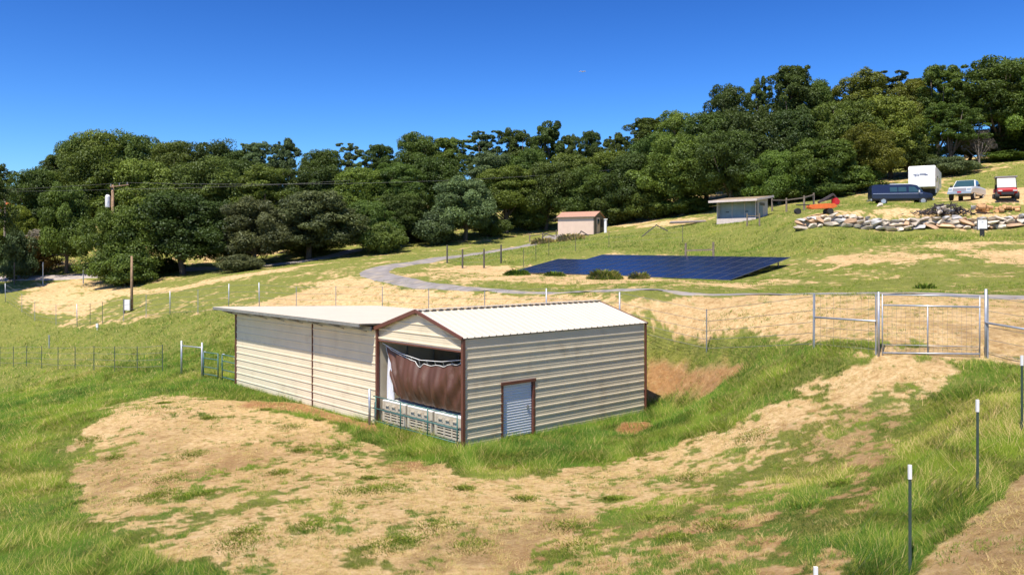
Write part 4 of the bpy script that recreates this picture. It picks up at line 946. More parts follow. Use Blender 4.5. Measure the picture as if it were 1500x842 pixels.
quad(ut,'windscreen',M['plexi'],[(.80,-.60,1.02),(.80,.60,1.02),(.44,.58,1.82),(.44,-.58,1.82)],th=.01)
for s in (-1,1): mb = MB(); mb.box((1.42,s*.46,.72),(.06,.26,.10)); mb.build('headlight', M['silverpaint'], ut)
mb = MB(); mb.box((1.50,0,.50),(.06,.8,.22)); mb.build('bumper', M['dark'], ut)
wheels(ut, [(-1.05,-.62),(-1.05,.62),(1.05,-.62),(1.05,.62)], .32, .26, M['dark'])

tr.scale = (1.03,)*3; tr.location.z -= .12; ut.location.z -= .1; ut.scale = (1.05,1.1,.98); van.location.z -= .12
# ------------------------------------------------------------------ orange implement by the wall's left end
p = gp(1203,66); im = empty('orange_loader', (p.x,p.y,p.z+.0), rad(8), 'orange farm implement with a raised dark arm behind the left end of the stone wall', 'farm implement')
z0 = .55
mb = MB(); mb.prism([(-1.15,z0),(-1.1,z0+.22),(.25,z0+.34),(1.0,z0+.36),(1.25,z0+.12),(.9,z0-.05),(-.9,z0-.12)], -.32, .32); mb.build('frame', M['orange'], im, bevel=.03)
mb = MB(); mb.prism([(1.0,z0+.25),(1.0,z0+.75),(1.25,z0+.82),(1.5,z0+.55),(1.4,z0+.25)], -.28, .28); mb.build('head', M['red'], im, bevel=.04)
mb = MB(); mb.bar((-.25,0,z0+.42),(1.02,0,z0+1.10),.22,.16); mb.bar((1.02,0,z0+1.12),(1.42,0,z0+.68),.12,.1); mb.tube([(-.1,0,z0+.5),(.9,0,z0+.75)],.06,8); mb.build('arm', M['charred'], im)
mb = MB(); mb.tube([(-1.0,-.1,z0+.22),(-2.2,-.1,z0+.2)],.045,8); mb.build('drawbar', M['dark'], im)
mb = MB(); mb.tube([(-2.05,-.22,z0-.30),(-2.05,.12,z0-.30)],.24,16); mb.build('wheel', M['tyre'], im)
mb = MB(); mb.tube([(.6,-.42,z0-.3),(.6,.42,z0-.3)],.24,16); mb.build('wheel', M['tyre'], im)

# ------------------------------------------------------------------ piles
def pile(name, label, cat, p, items):
    r = empty(name, p, 0, label, cat); return r
p = gp(1385,64); bp_ = tag(empty('brush_pile', p), 'low pile of burnt dark branches and stones between the van and the wall', 'brush pile')
mb = MB()
for k in range(330):
    x = random.gauss(0,1.05); y = random.uniform(-.8,.8); hh = max(.1,1.0-abs(x)*.36); z = random.uniform(0,hh)*.85
    a = random.uniform(0,6.28); l = random.uniform(.15,.55); dz_ = random.uniform(-.15,.25); r_ = random.uniform(.02,.07)
    mb.tube([(x,y,z),(x+math.cos(a)*l*.5,y+math.sin(a)*l*.5,z+dz_*.6),(x+math.cos(a)*l,y+math.sin(a)*l,z+dz_)], [r_,r_*.8,r_*.4], 5)
tag(mb.build('branches', M['charred'], bp_), kind='stuff')
for k in range(11): stone(bp_, (random.gauss(.2,1.0), random.uniform(-.9,-.3), random.uniform(.1,.5)), (random.uniform(.3,.5),)*3, 0)
for (px, D, s, lb) in ((1400,62.4,.8,'grey blue boulder sitting on the bank just above the stone wall'),(1386,62.5,.75,'yellowish boulder on the bank left of the grey blue one, above the stone wall'),(1290,68,.5,'small pale rock lying in the grass below the navy van')):
    p = gp(px, D); o = bpy.data.objects.new('boulder', SM[{1400:1,1386:0,1290:2}[px]]); C.objects.link(o); o.location = p+Vector((0,0,s*.3)); o.scale = (s*1.2,s,s*.9); tag(o, lb, 'boulder', 'loose boulders')
p = gp(1462,63.5); fw = empty('firewood_pile', p, 0, 'heap of sawn orange firewood rounds in front of the red vehicle', 'firewood')
for k in range(26):
    x = random.choice([random.gauss(-1.3,.45), random.gauss(.75,.55)]); y = random.uniform(-.4,.5); z = random.uniform(.1,.65)*max(.3,1-abs(x-(-1.3 if x < -.3 else .75))*.6)
    a = random.uniform(0,3.14); l = random.uniform(.3,.55); r_ = random.uniform(.11,.2); mb = MB(); mb.tube([(x-math.cos(a)*l/2,y-math.sin(a)*l/2,z),(x+math.cos(a)*l/2,y+math.sin(a)*l/2,z+random.uniform(-.1,.1))], r_, 10); mb.build('log', M['log'], fw)
p = gp(1012,86); lg = empty('timber_pile', p, rad(20), 'pale stacked timber lying on the ground left of the open-fronted shed', 'timber')
for k in range(5):
    mb = MB(); mb.bar((-2.2+random.uniform(-.3,.3),-.5+.2*k,.12+.12*(k%2)),(1.6+random.uniform(-.3,.3),-.4+.2*k,.30+.12*(k%2)),.16,.14); mb.build('beam', M['shedwhite'] if k%2 else M['wood'], lg)

# ------------------------------------------------------------------ timber fences on the hill
def post_rail(name, lab, posts, h, r, m, cat='fence', rails=(.85,), wires=(), group=None):
    pts = [gp(a,b) for a,b in posts]; t = empty(name, (pts[0].x,pts[0].y,float(Hm(pts[0].x,pts[0].y)[0])), 0, lab, cat, group); B = []
    for q in pts:
        b = Vector((q.x-pts[0].x,q.y-pts[0].y,float(Hm(q.x,q.y)[0])-t.location.z)); B.append(b); mb = MB(); mb.tube([b-Vector((0,0,.25)), b+Vector((0,0,h))], [r*1.08,r*.95], 9); mb.build('post', m, t, smooth=False)
    for i in range(len(B)-1):
        for f in rails: mb = MB(); mb.bar(B[i]+Vector((0,0,h*f)), B[i+1]+Vector((0,0,h*f)), r*1.1, r*1.2); mb.build('rail', m, t)
        if wires:
            mb = MB()
            for f in wires: mb.tube([B[i]+Vector((0,0,h*f)), B[i+1]+Vector((0,0,h*f))], .008, 4)
            mb.build('wire', M['wire'], t)
    return t
post_rail('timber_fence', 'short fence of four dark posts with thin rails beside the gravel road', [(655,70),(677.5,66),(709,66),(734,69)], 1.55, .07, M['darkpost'], rails=(), wires=(.3,.55,.8))
tf = bpy.data.objects.get('timber_fence')
post_rail('timber_brace', 'weathered H brace of two posts and one rail above the solar panels', [(1004.5,62),(1045,61)], 1.35, .085, M['wood'], rails=(.58,))
post_rail('timber_brace', 'pair of dark posts with a low rail in front of the open-fronted shed', [(1094.5,75),(1112.5,73)], 1.15, .07, M['wood'], rails=(.8,))
post_rail('timber_fence', 'old post-and-rail fence right of the open-fronted shed', [(1131,85),(1152,80),(1178,77),(1192,80)], 1.35, .09, M['wood'], rails=(.85,))
t = fence('wire_fence', 'line of thin posts behind the solar panels, below the pink shed', [(767,66,.02,DK,0),(785,70,.02,DK,0),(804,72,.02,DK,0),(843,73,.02,DK,0),(892,74,.02,DK,0),(1000,72,.02,DK,0)], 1.5, (.3,.6,.9), .004)
# collapsed timber A beside the pink shed
p = gp(961,80); af = empty('leaning_timbers', p, 0, 'two dark timbers leaning together like a low tent in the tall grass', 'timber')
for a, b in (((-1.7,0,-.35),(0.05,0,1.05)),((.0,.02,1.05),(1.15,.1,.45))): mb = MB(); mb.bar(a,b,.09,.10); mb.build('beam', M['darkpost'], af)
p = gp(815,92); af = empty('leaning_timbers', p, 0, 'dark broken rails lying in the weeds in front of the pink shed', 'timber')
for a, b in (((-1.7,0,.2),(-1.2,0,.75)),((-1.2,0,.75),(-.2,.1,.45)),((0,0,.3),(1.6,.1,.8)),((2.4,-.3,.4),(2.75,-.3,1.05)),((2.75,-.3,1.05),(3.6,-.2,.55))): mb = MB(); mb.bar(a,b,.10,.12); mb.build('beam', M['darkpost'], af)
post_rail('timber_fence', 'low fallen rails in the grass left of the pink shed', [(776,95),(795,97),(815,99)], .85, .07, M['wood'], rails=(.8,))

# ------------------------------------------------------------------ poles and wires
def pole(px, D, ztop_py, r, lab, m):
    p = gp(px, D); zt = CH-(ztop_py-HY)*D/F; t = empty('utility_pole', p, 0, lab, 'utility pole'); mb = MB(); mb.tube([(0,0,-.3),(0,0,(zt-p.z)*.5),(0,0,zt-p.z)], [r*1.15,r,r*.8], 12); mb.build('pole', m, t, smooth=True); return t, p, zt
t1, p1, z1 = pole(165,95,271,.17,'tall wooden utility pole with a transformer, rising out of the oaks at left',M['polewood'])
hh = z1-p1.z
mb = MB(); mb.bar((-.2,-.22,hh-.25),(2.0,-.22,hh+.02),.09,.10); mb.build('crossarm', M['polewood'], t1)
mb = MB(); mb.tube([(-.52,-.1,hh-2.6),(-.52,-.1,hh-1.35)], .28, 14); mb.tube([(-.52,-.1,hh-1.35),(-.52,-.1,hh-1.15)], [.28,.16], 14); tf_ = mb.build('transformer', M['rvwhite'], t1); mb = MB(); mb.tube([(-.42,-.1,hh-1.2),(-.42,-.1,hh-.9)], .04, 8); mb.tube([(-.62,-.1,hh-1.2),(-.62,-.1,hh-.9)], .04, 8); mb.build('bushing', M['dark'], tf_)
for x in (-.1,.9,1.8): mb = MB(); mb.tube([(x,-.22,hh-.15+.1*x),(x,-.22,hh+.12+.1*x)], .05, 8); mb.build('insulator', M['rvgrey'], t1)
t2, p2, z2 = pole(193,66,375,.10,'short brown wooden pole beside a white electric box in the field',M['polewood'])
for lab, a, zz in (('upper power line from the transformer pole across the oaks',1.8,z1+.25),('lower power line sagging from the transformer pole across the oaks',.0,z1-.55)):
    mb = MB(); A_ = Vector((p1.x+a, p1.y-.22, zz))
    for e in (Vector(((-60-CX)/F*84, 84, CH-(281-HY)*84/F)), Vector(((1010-CX)/F*112, 112, CH-(238-HY)*112/F))):
        if 'lower' in lab and e.x > 0: e = Vector(((520-CX)/F*104,104,CH-(264-HY)*104/F))
        pts = [A_.lerp(e, k/24)-Vector((0,0,1.5*4*(k/24)*(1-k/24)*((e-A_).length/80)**2)) for k in range(25)]; mb.tube(pts, .011, 5)
    o = mb.build('power_line', M['wire'], None, smooth=True); tag(o, lab, 'power line')
p = gp(185,65.6); eb = empty('electric_box', p, 0, 'white metal electric box on a dark backboard beside the short brown pole', 'electric box')
mb = MB(); mb.box((.12,-.06,.62),(.42,.16,.85)); mb.build('cabinet', M['white'], eb, bevel=.01); mb = MB(); mb.box((-.17,0,.5),(.14,.12,1.15)); mb.box((0,.06,.5),(.4,.04,.2)); mb.build('backboard', M['darkpost'], eb)
p = gp(142.5,62.3); o = MB().box((0,0,.33),(.16,.14,.32)).box((0,0,.1),(.05,.05,.3)).build('valve_box', M['white'], None, loc=p, bevel=.01); tag(o, 'tiny white box on a stub among the thin fence posts at left', 'valve box')
t3, p3, z3 = pole(7,92,291,.12,'weathered pale pole at the far left edge, in front of the bright bushes',M['barkpale'])
for px, D, h, lab in ((21,88,2.4,'dark post beside the farm track at the far left'),(63,88,2.3,'grey post on the verge of the farm track under the grey shrub'),(122,87,2.0,'thin pale post on the verge of the farm track, right of the others')):
    p = gp(px, D); mb = MB(); mb.tube([(0,0,-.2),(0,0,h)], .06, 8); o = mb.build('roadside_post', M['darkpost'] if px < 30 else M['pipe'], None, loc=p); tag(o, lab, 'post')
# little stand-up pipe at the left fence
p = gp(72,62); mb = MB(); mb.tube([(0,0,-.2),(0,0,.95)], .04, 8); mb.box((0,0,.95),(.12,.1,.06)); o = mb.build('standpipe', M['pipe'], None, loc=p); tag(o, 'short pale standpipe in the green grass below the curving fence', 'standpipe')
p = gp(1359,22.9); 

# far bird
D_ = 140; b = Vector(((853-CX)/F*D_, D_, CH-(105.5-HY)*D_/F)); bd = empty('bird', b, 0, 'tiny distant white bird with spread wings in the blue sky', 'bird')
mb = MB(); mb.tube([(0,-.28,0),(0,-.12,.0),(0,.15,0),(0,.34,.0)], [.03,.09,.08,.02], 8); bb = mb.build('body', M['rvgrey'], bd, smooth=True)
for s in (-1,1):
    mb = MB(); mb.add([(0,-.1,.0),(s*.32,-.14,.14),(s*.62,.02,.06),(s*.30,.10,.12),(0,.12,0),(0,-.1,.02),(s*.32,-.14,.16),(s*.62,.02,.075),(s*.30,.10,.14),(0,.12,.02)],[(0,1,2,3,4),(9,8,7,6,5),(0,5,6,1),(1,6,7,2),(2,7,8,3),(3,8,9,4)]); mb.build('wing', M['rvwhite'], bd)
# far orange roofed hut at the left edge
p = gp(-4,150); hu = empty('far_house', (p.x,p.y,CH-(305-HY)*150/F-3), 0, 'sliver of a distant orange-roofed building at the far left edge', 'building')
mb = MB(); mb.box((0,0,1.2),(6,5,3.6)); mb.build('wall', M['shedwhite'], hu); mb = MB(); mb.prism([(-3.4,2.9),(0,4.6),(3.4,2.9)], -2.8, 2.8); mb.build('roof', M['orange'], hu)
# ------------------------------------------------------------------ trees
def crown_mesh(seed, H0, W0, lobes, leaves, leaf, low=.12, rmin=.16, rmax=.27, top=1.0, shape=1.0, gap=0):
    r = np.random.default_rng(seed); cs = []; ox, oy = r.uniform(-.1,.1,2)*W0
    for i in range(lobes):
        f = (i+.5)/lobes; az = i*2.39996+r.uniform(-.5,.5); zf = low+.16+(1-low-.24)*(f**shape)
        env = math.sin(math.pi*min(1,max(0,(zf-low*.6)/(1.04-low*.6)))**.85)**.62*(1+.22*math.sin(az*2+seed)+.12*math.sin(az*3+zf*9))
        rad_ = env*W0/2*r.uniform(.45,.98)*(1 if i%3 else .4); R = W0*r.uniform(rmin,rmax)*(1-.2*zf)
        cs.append((rad_*math.cos(az)+ox*zf, rad_*math.sin(az)+oy*zf, zf*H0*top*(1+r.uniform(-.05,.05)), R))
    if gap: cs = [c for c in cs if r.random() > gap]
    A = np.array(cs); w = A[:,3]**2; k = r.choice(len(A), leaves, p=w/w.sum())
    # three quarters on twig clusters over the lobe surface
    nc = 64; cd = r.normal(size=(len(A), nc, 3)); cd[:,:,2] = cd[:,:,2]*.8+.25; cd /= np.linalg.norm(cd, axis=2)[...,None]
    j = r.integers(0, nc, leaves); d = cd[k, j]+r.normal(size=(leaves,3))*.30; d /= np.linalg.norm(d, axis=1)[:,None]
    rr = A[k,3]*(.52+.52*vnoise(j*3.7+.5, k*1.9+.5, seed)+.30*r.random(leaves))
    sq = r.uniform(.65,1.35,(len(A),3))*np.array([1,1,.78])
    c = A[k,:3]+d*rr[:,None]*sq[k]
    keep = np.ones(leaves, bool)
    for a in A: keep &= ~(np.linalg.norm((c-a[:3])/np.array([1,1,.78]), axis=1) < a[3]*.45)
    c, d, k, j = c[keep], d[keep], k[keep], j[keep]; n = len(c)
    nr = d*.9+r.normal(size=(n,3))*.7+np.array([0,0,.35]); nr /= np.linalg.norm(nr, axis=1)[:,None]
    t = np.cross(nr, r.normal(size=(n,3))); t /= np.linalg.norm(t, axis=1)[:,None]; b = np.cross(nr, t)
    s = leaf*(.6+.8*r.random(n))[:,None]
    V = np.stack([c-t*s*.62, c-b*s*.34, c+t*s*.62, c+b*s*.34], 1)
    tint = np.clip(.5+.75*(vnoise(k*7.1+.5,k*3.3+.5,seed+3)-.5)+.35*(vnoise(j*5.1+.5,k*3.3+.5,seed+5)-.5)*1.4+.30*(r.random(n)-.5), 0, 1)
    return V, tint, A
def trunk_mesh(seed, H0, A, r0=.26, m=None, low=.12):
    r = random.Random(seed); mb = MB(); top = Vector((r.uniform(-.3,.3), r.uniform(-.3,.3), H0*.55)); f = Vector((r.uniform(-.25,.25), r.uniform(-.25,.25), H0*.2))
    mb.tube([(0,0,-.5),(0,0,.25),f,top,(top.x*1.2,top.y*1.2,H0*.82)], [r0*1.5,r0*1.1,r0*.9,r0*.55,r0*.15], 9)
    for c in A[::max(1,len(A)//15)]:
        t = r.uniform(.22,.75); st = Vector((0,0,.3)).lerp(top, t); e = Vector(c[:3]); mid = st.lerp(e,.5)+Vector((r.uniform(-.3,.3),r.uniform(-.3,.3),-.25)); rr = r0*(1-t)*.75+.03
        mb.tube([st,mid,e], [rr,rr*.6,rr*.2], 6)
    return mb
PROTO = []
def proto(kind_, H0, W0, lobes, leaves, leaf, **kw):
    rt = kw.pop('r0', .26); bark = kw.pop('bark', 'bark'); sd_ = 100+len(PROTO); V, tint, A = crown_mesh(sd_, H0, W0, lobes, int(leaves*1.45), min(leaf, .22), **kw)
    root = empty('oak_tree', (0,0,-500)); cr = npmesh('crown', V, 4, LM['oak'], root, {'tint': tint}); tk = trunk_mesh(sd_, H0, A, rt).build('trunk', M[bark], root, smooth=True)
    PROTO.append((root, cr, tk, H0, W0)); return len(PROTO)-1
LF = .205
proto('round', 11, 9.5, 95, 36000, LF, rmin=.09, rmax=.17)                                   # 0 dense round oak
proto('round', 11, 9.5, 80, 35000, LF, shape=.9, rmin=.09, rmax=.20)               # 1
proto('wide', 9, 10.5, 90, 36000, LF, low=.05, rmin=.08, rmax=.17)                           # 2 wide, foliage to the ground
proto('tall', 15, 9, 85, 34000, LF, low=.22, rmin=.09, rmax=.18)         # 3 tall
proto('tall', 16, 9, 120, 32000, LF, low=.30, rmin=.055, rmax=.13, gap=.15) # 4 tall airy
proto('airy', 14, 8.5, 120, 22000, .22, low=.34, rmin=.045, rmax=.11, gap=.2) # 5 sparse
proto('pine', 17, 7, 110, 15000, .22, low=.28, rmin=.035, rmax=.09, gap=.15)   # 6 thin
proto('bush', 4.5, 5.5, 26, 13000, .24, low=.0, rmin=.18, rmax=.28, r0=.1)   # 7 bush
proto('round', 10, 9, 100, 38000, .23, low=.08, rmin=.08, rmax=.16)       # 8 finer leaved
proto('bare', 11, 7, 30, 2600, .22, low=.35, rmin=.12, rmax=.2, bark='barkpale') # 9 nearly bare
used = set()
GRP = {}
def tree(px, D, top_py, wpx, pi, lm, label, name='oak_tree', base=None, cat='tree', group=None, seedrot=None):
    root, cr, tk, H0, W0 = PROTO[pi]; p = gp(px, D)
    if pi not in used: t = root; used.add(pi); ch = [cr, tk]
    else:
        t = root.copy(); C.objects.link(t); ch = []
        for c in (cr, tk):
            k = c.copy(); C.objects.link(k); k.parent = t; ch.append(k)
    t.name = name; zt = CH-(top_py-HY)*D/F; hh = zt-p.z; w = wpx/F*D
    t.location = p; t.scale = (w/W0*1.0, w/W0*1.0, hh/H0/ .985); t.rotation_euler.z = random.uniform(0,6.28) if seedrot is None else seedrot
    ch[0].material_slots[0].link = 'OBJECT'; ch[0].material_slots[0].material = LM[lm]
    tag(t, label, cat, group)
    return t
# front row: every crown that stands clear at the edge of the field
FR = [
 (-38,84,238,86,3,'dark','dark oak cut off by the left edge of the frame beside the farm track'),
 (97,93,272,78,8,'oak','upright green oak between the grey leafless shrub and the transformer pole'),
 (182,87,308,108,2,'oak','broad low oak just behind the short brown pole'),
 (268,89,282,150,1,'dark','wide rounded oak right of the short brown pole, trunk showing below its crown'),
 (330,92,300,96,2,'dark','small dark oak tucked between two wider oaks left of the olive one'),
 (372,90,292,112,8,'olive_dark','olive grey oak whose foliage sweeps down to the straw verge'),
 (452,94,282,140,8,'olive_dark','low olive oak with a short black trunk over the shaded track'),
 (541,97,298,100,2,'dark','compact dark oak above the left end of the gravel road loop'),
 (596,102,285,92,1,'dark','shadowy oak right of the compact one, above the mown slope'),
 (682,101,262,108,8,'grey','blue grey round oak left of the pink shed, paler than its neighbours'),
 (742,108,245,96,3,'oak','leggy oak with several thin trunks behind the gravel road end'),
 (800,110,238,92,1,'dark','dark round oak directly behind the pink shed, on its left'),
 (858,108,250,95,0,'dark','dark round oak above the right end of the pink shed'),
 (925,106,225,105,1,'dark','broad dark oak between the pink shed and the leaning timbers'),
 (1000,100,200,118,0,'oak','big spreading oak rising left of the open-fronted shed'),
 (1070,96,195,112,1,'dark','large dark oak right behind the open-fronted shed'),
 (1142,92,225,92,2,'oak','low bushy oak behind the old post-and-rail fence'),
 (1205,92,205,104,8,'oak','leafy oak behind the orange implement'),
 (1268,94,190,96,0,'olive','yellowish oak just above the navy van'),
]
LM['olive_dark'] = leafmat('olive_grey_leaves', (.072,.088,.034))
for a in FR: tree(*a)
MR = [
 (60,106,250,90,1,'oak','mid-green oak behind the grey shrub, below the sky gap at left'),
 (135,110,225,120,0,'oak','tall rounded oak left of the transformer pole, in the second row'),
 (215,108,235,120,1,'oak','rounded oak in the second row, just right of the transformer pole'),
 (300,108,240,120,0,'dark','second-row oak over the wide rounded one, under the power lines'),
 (385,108,245,110,3,'oak','second-row oak behind the olive grey one'),
 (455,112,248,105,0,'dark','dark oak filling the low dip of the skyline at left centre'),
 (520,112,245,100,1,'oak','second-row oak above the compact dark one'),
 (585,114,240,95,3,'dark','narrow dark oak in the second row above the road loop'),
 (640,116,232,95,0,'oak','second-row oak left of the blue grey one'),
 (715,118,225,95,3,'grey','grey-tinged tree behind the blue grey oak'),
 (770,118,222,90,0,'oak','second-row oak in the gap left of the pink shed'),
 (835,118,225,90,1,'oak','second-row oak over the pink shed roof'),
 (895,116,222,95,3,'oak','second-row oak right of the pink shed'),
 (960,112,205,105,0,'dark','second-row dark oak left of the big spreading one'),
 (1035,108,165,115,1,'oak','second-row oak whose crown shows above the open-fronted shed'),
 (1100,104,165,110,0,'dark','dark second-row oak to the right above the open-fronted shed'),
 (1165,104,160,110,1,'dark','dense second-row oak above the old post-and-rail fence'),
 (1235,102,150,110,0,'oak','second-row oak left of the navy van'),
 (1305,102,140,110,1,'olive','yellow olive oak towering over the white trailer'),
]
for a in MR: tree(*a)
SK = [
 (-8,125,236,60,4,'dark','dark treetop at the extreme left of the skyline'),
 (48,128,262,60,5,'dark','thin airy tree with sky showing through, left end of the ridge'),
 (80,126,226,72,4,'dark','skyline tree on the left shoulder of the big wooded knoll'),
 (115,128,208,85,0,'dark','rounded skyline oak left of the knoll summit'),
 (155,128,193,100,1,'oak','oak forming the very top of the wooded knoll at left'),
 (205,130,199,90,0,'dark','skyline oak just right of the knoll summit'),
 (255,130,209,95,1,'oak','skyline oak on the long level ridge right of the knoll'),
 (308,130,211,90,0,'dark','skyline oak in the middle of the level ridge'),
 (345,132,222,70,1,'dark','low skyline oak before the twin rounded crowns'),
 (377,132,207,62,4,'grey','left one of the twin rounded crowns on the left skyline'),
 (421,132,203,62,5,'grey','right of the twin rounded crowns, airy against the sky'),
 (480,134,221,75,1,'oak','skyline oak right of the deep notch'),
 (515,136,207,52,6,'grey','thin spiky tree poking above the ridge at left centre'),
 (555,134,210,62,4,'dark','airy skyline oak above the compact dark front oak'),
 (610,134,196,76,3,'oak','pointed skyline oak left of the tall grey pine'),
 (655,136,200,70,4,'oak','skyline oak between the pointed oak and the tall grey pine'),
 (705,136,185,72,6,'grey','tall thin grey pine, tallest tree near the middle of the ridge'),
 (755,138,188,70,4,'dark','leggy skyline oak right of the tall grey pine'),
 (802,136,178,72,5,'dark','lollipop-shaped skyline oak with sky between its branches'),
 (834,138,196,42,4,'dark','narrow skyline oak right of the lollipop-shaped one'),
 (864,136,190,46,4,'dark','narrow round-topped skyline oak above the pink shed'),
 (905,132,195,60,5,'dark','airy oak leaning over the sky notch right of the pink shed'),
 (945,128,171,82,4,'oak','skyline oak where the ridge starts to climb to the right'),
 (990,124,164,72,3,'oak','rounded skyline oak midway up the climbing ridge'),
 (1068,116,126,82,3,'dark','tall dark oak with a flat round head, left of the tallest group'),
 (1110,120,116,50,5,'dark','small side crown left of the tallest oak'),
 (1155,114,94,92,4,'dark','tallest round-headed oak on the right-hand ridge'),
 (1198,116,118,72,3,'dark','dense oak against the right side of the tallest one'),
 (1222,122,122,50,6,'grey','wispy grey treetop in the skyline gap above the orange implement'),
 (1262,114,106,100,3,'olive','big yellowish green oak high above the navy van'),
 (1312,118,101,80,6,'grey','wispy pale treetop left of the trailer oaks'),
 (1338,112,118,80,3,'olive','yellowish crown joined to the right of the big yellow-green oak'),
 (1373,110,94,96,4,'oak','high rounded oak right above the white trailer'),
 (1415,118,112,60,6,'grey','thin grey-green tree in the sky gap above the pickup'),
 (1462,106,86,120,3,'oak','massive oak above the red utility vehicle'),
 (1512,104,92,90,4,'oak','oak cut off by the right edge of the frame, upper right'),
]
for a in SK: tree(*a)
RB = [
 (1330,100,205,80,1,'dark','dark understorey oak directly behind the white trailer'),
 (1392,98,150,84,4,'oak','tall-stemmed oak between the trailer and the pale bare tree'),
 (1434,97,190,40,9,'twig','pale half-bare tree with a leaning trunk above the pickup'),
 (1455,108,190,90,0,'dark','dark oak behind the pale half-bare tree'),
 (1500,106,175,100,1,'dark','shaded oak at the right edge above the grassy bank'),
 (1420,112,200,90,1,'oak','understorey oak in the shade above the pickup'),
 (1360,100,225,60,8,'grey','grey-green small tree squeezed behind the trailer roof'),
 (1545,100,100,110,0,'oak','oak just beyond the right edge, only its left side in view'),
 (350,118,235,110,0,'dark','dark filler oak of the third row behind the left power line'),
 (20,100,300,60,1,'bright','bright green young tree beside the pale pole at the far left'),
]
for a in RB: tree(*a)
BU = [
 (48,93,352,58,7,'rust','rusty green round bush on the verge under the grey shrub'),
 (62,96,334,84,9,'twig','grey leafless shrub with tangled twigs above the farm track'),
 (70,104,318,50,7,'bright','sunny yellow-green bush below the left skyline gap'),
 (30,102,326,60,7,'bright','bright green bush behind the far left pale pole'),
 (22,90,345,50,7,'grey','pale grey-green shrub at the left of the farm track'),
 (350,84,375,60,7,'olive_dark','low olive bush spilling over the verge left of the straw strip'),
 (560,94,330,56,7,'dark','small round bush at the foot of the compact dark oak'),
 (640,99,312,60,7,'grey','grey-green bush against the blue grey oak'),
 (610,103,325,50,7,'olive_dark','olive bush in the shade above the mown slope'),
 (720,104,318,44,7,'dark','low dark bush right of the blue grey oak'),
 (183,84,376,70,7,'oak','leafy bush at the foot of the broad low oak, behind the short pole'),
 (240,91,380,50,7,'dark','dark bush in the shade under the wide rounded oak'),
 (1110,96,262,66,7,'grey','grey-green bush right behind the open-fronted shed'),
 (1165,92,265,64,7,'oak','leafy bush behind the old post-and-rail fence'),
 (1250,92,250,70,7,'oak','leafy bush left of the navy van'),
 (1215,90,270,60,7,'dark','dark low bush above the orange implement'),
 (1395,96,232,60,7,'grey','grey scrub just right of the white trailer'),
 (1475,104,222,60,7,'oak','scrub at the top of the grassy bank, far right'),
 (950,103,285,70,7,'oak','sunlit scrub under the trees right of the pink shed'),
 (1010,100,290,60,7,'dark','dark scrub under the big spreading oak'),
 (890,106,292,70,7,'dark','dark scrub behind the white cylinder of the pink shed'),
 (770,110,300,60,7,'dark','dark scrub left of the pink shed'),
 (450,100,352,80,7,'bright','sunlit green scrub seen under the low olive oak'),
]
for a in BU: tree(*a, name='bush', cat='bush')
for (root, *_r) in PROTO:
    if root.location.z < -400: print('UNUSED PROTO')

# weeds: tall clumps in front of the panels
def weed(px, D, w, h, label, t0=.35, n=900, seed=0, name='weed_clump'):
    r = np.random.default_rng(seed+900); p = gp(px, D); p.z = float(Hm(p.x,p.y)[0])
    a = r.random(n)*6.283; q = w/2*np.sqrt(r.random(n)); x = q*np.cos(a)*1.15; y = q*np.sin(a); hh = h*(1-(q/(w/2))**2*.85)*(.3+.8*r.random(n)); ln = .3+.6*r.random(n)
    z = Hm(p.x+x, p.y+y)-p.z; az = a+r.normal(size=n)*.8; sd_ = np.stack([-np.sin(az), np.cos(az), 0*az],1)*(D*.0007)*(.6+.8*r.random(n))[:,None]
    b = np.stack([x,y,z-.03],1); mid = b+np.stack([np.cos(az)*ln*hh*.35,np.sin(az)*ln*hh*.35,hh*.6],1); tip = b+np.stack([np.cos(az)*ln*hh,np.sin(az)*ln*hh,hh],1)
    V = np.stack([b-sd_,b+sd_,mid+sd_*.8,tip,mid-sd_*.8],1)
    tint = np.clip(t0+.1+.2*r.normal(size=n),0,.98)
    o = npmesh(name, V, 5, M['grass'], None, {'tint': tint}); o.location = p; tag(o, label, 'weeds', 'weed clumps')
for i, a in enumerate([(757,60,1.8,.5,'dark green weed clump at the left corner of the solar array',.15,1300),(812,57.5,1.5,.4,'low green weeds against the left panels of the solar array',.3,900),(886,53,2.1,.7,'tall seeding weed clump in front of the solar panels, the biggest one',.5,1700),(936,52,1.2,.55,'round yellowish weed clump right of the tallest one',.6,900),
     (795,88,2.4,.8,'reddish brown dry weeds left of the pink shed wall',.74,900),(835,88,3.0,.8,'straw-brown weeds in front of the pink shed wall',.76,1300),(1355,36,1,.3,'small green tuft on the mown slope right of the panels',.3,300)]):
    weed(*a, seed=i)
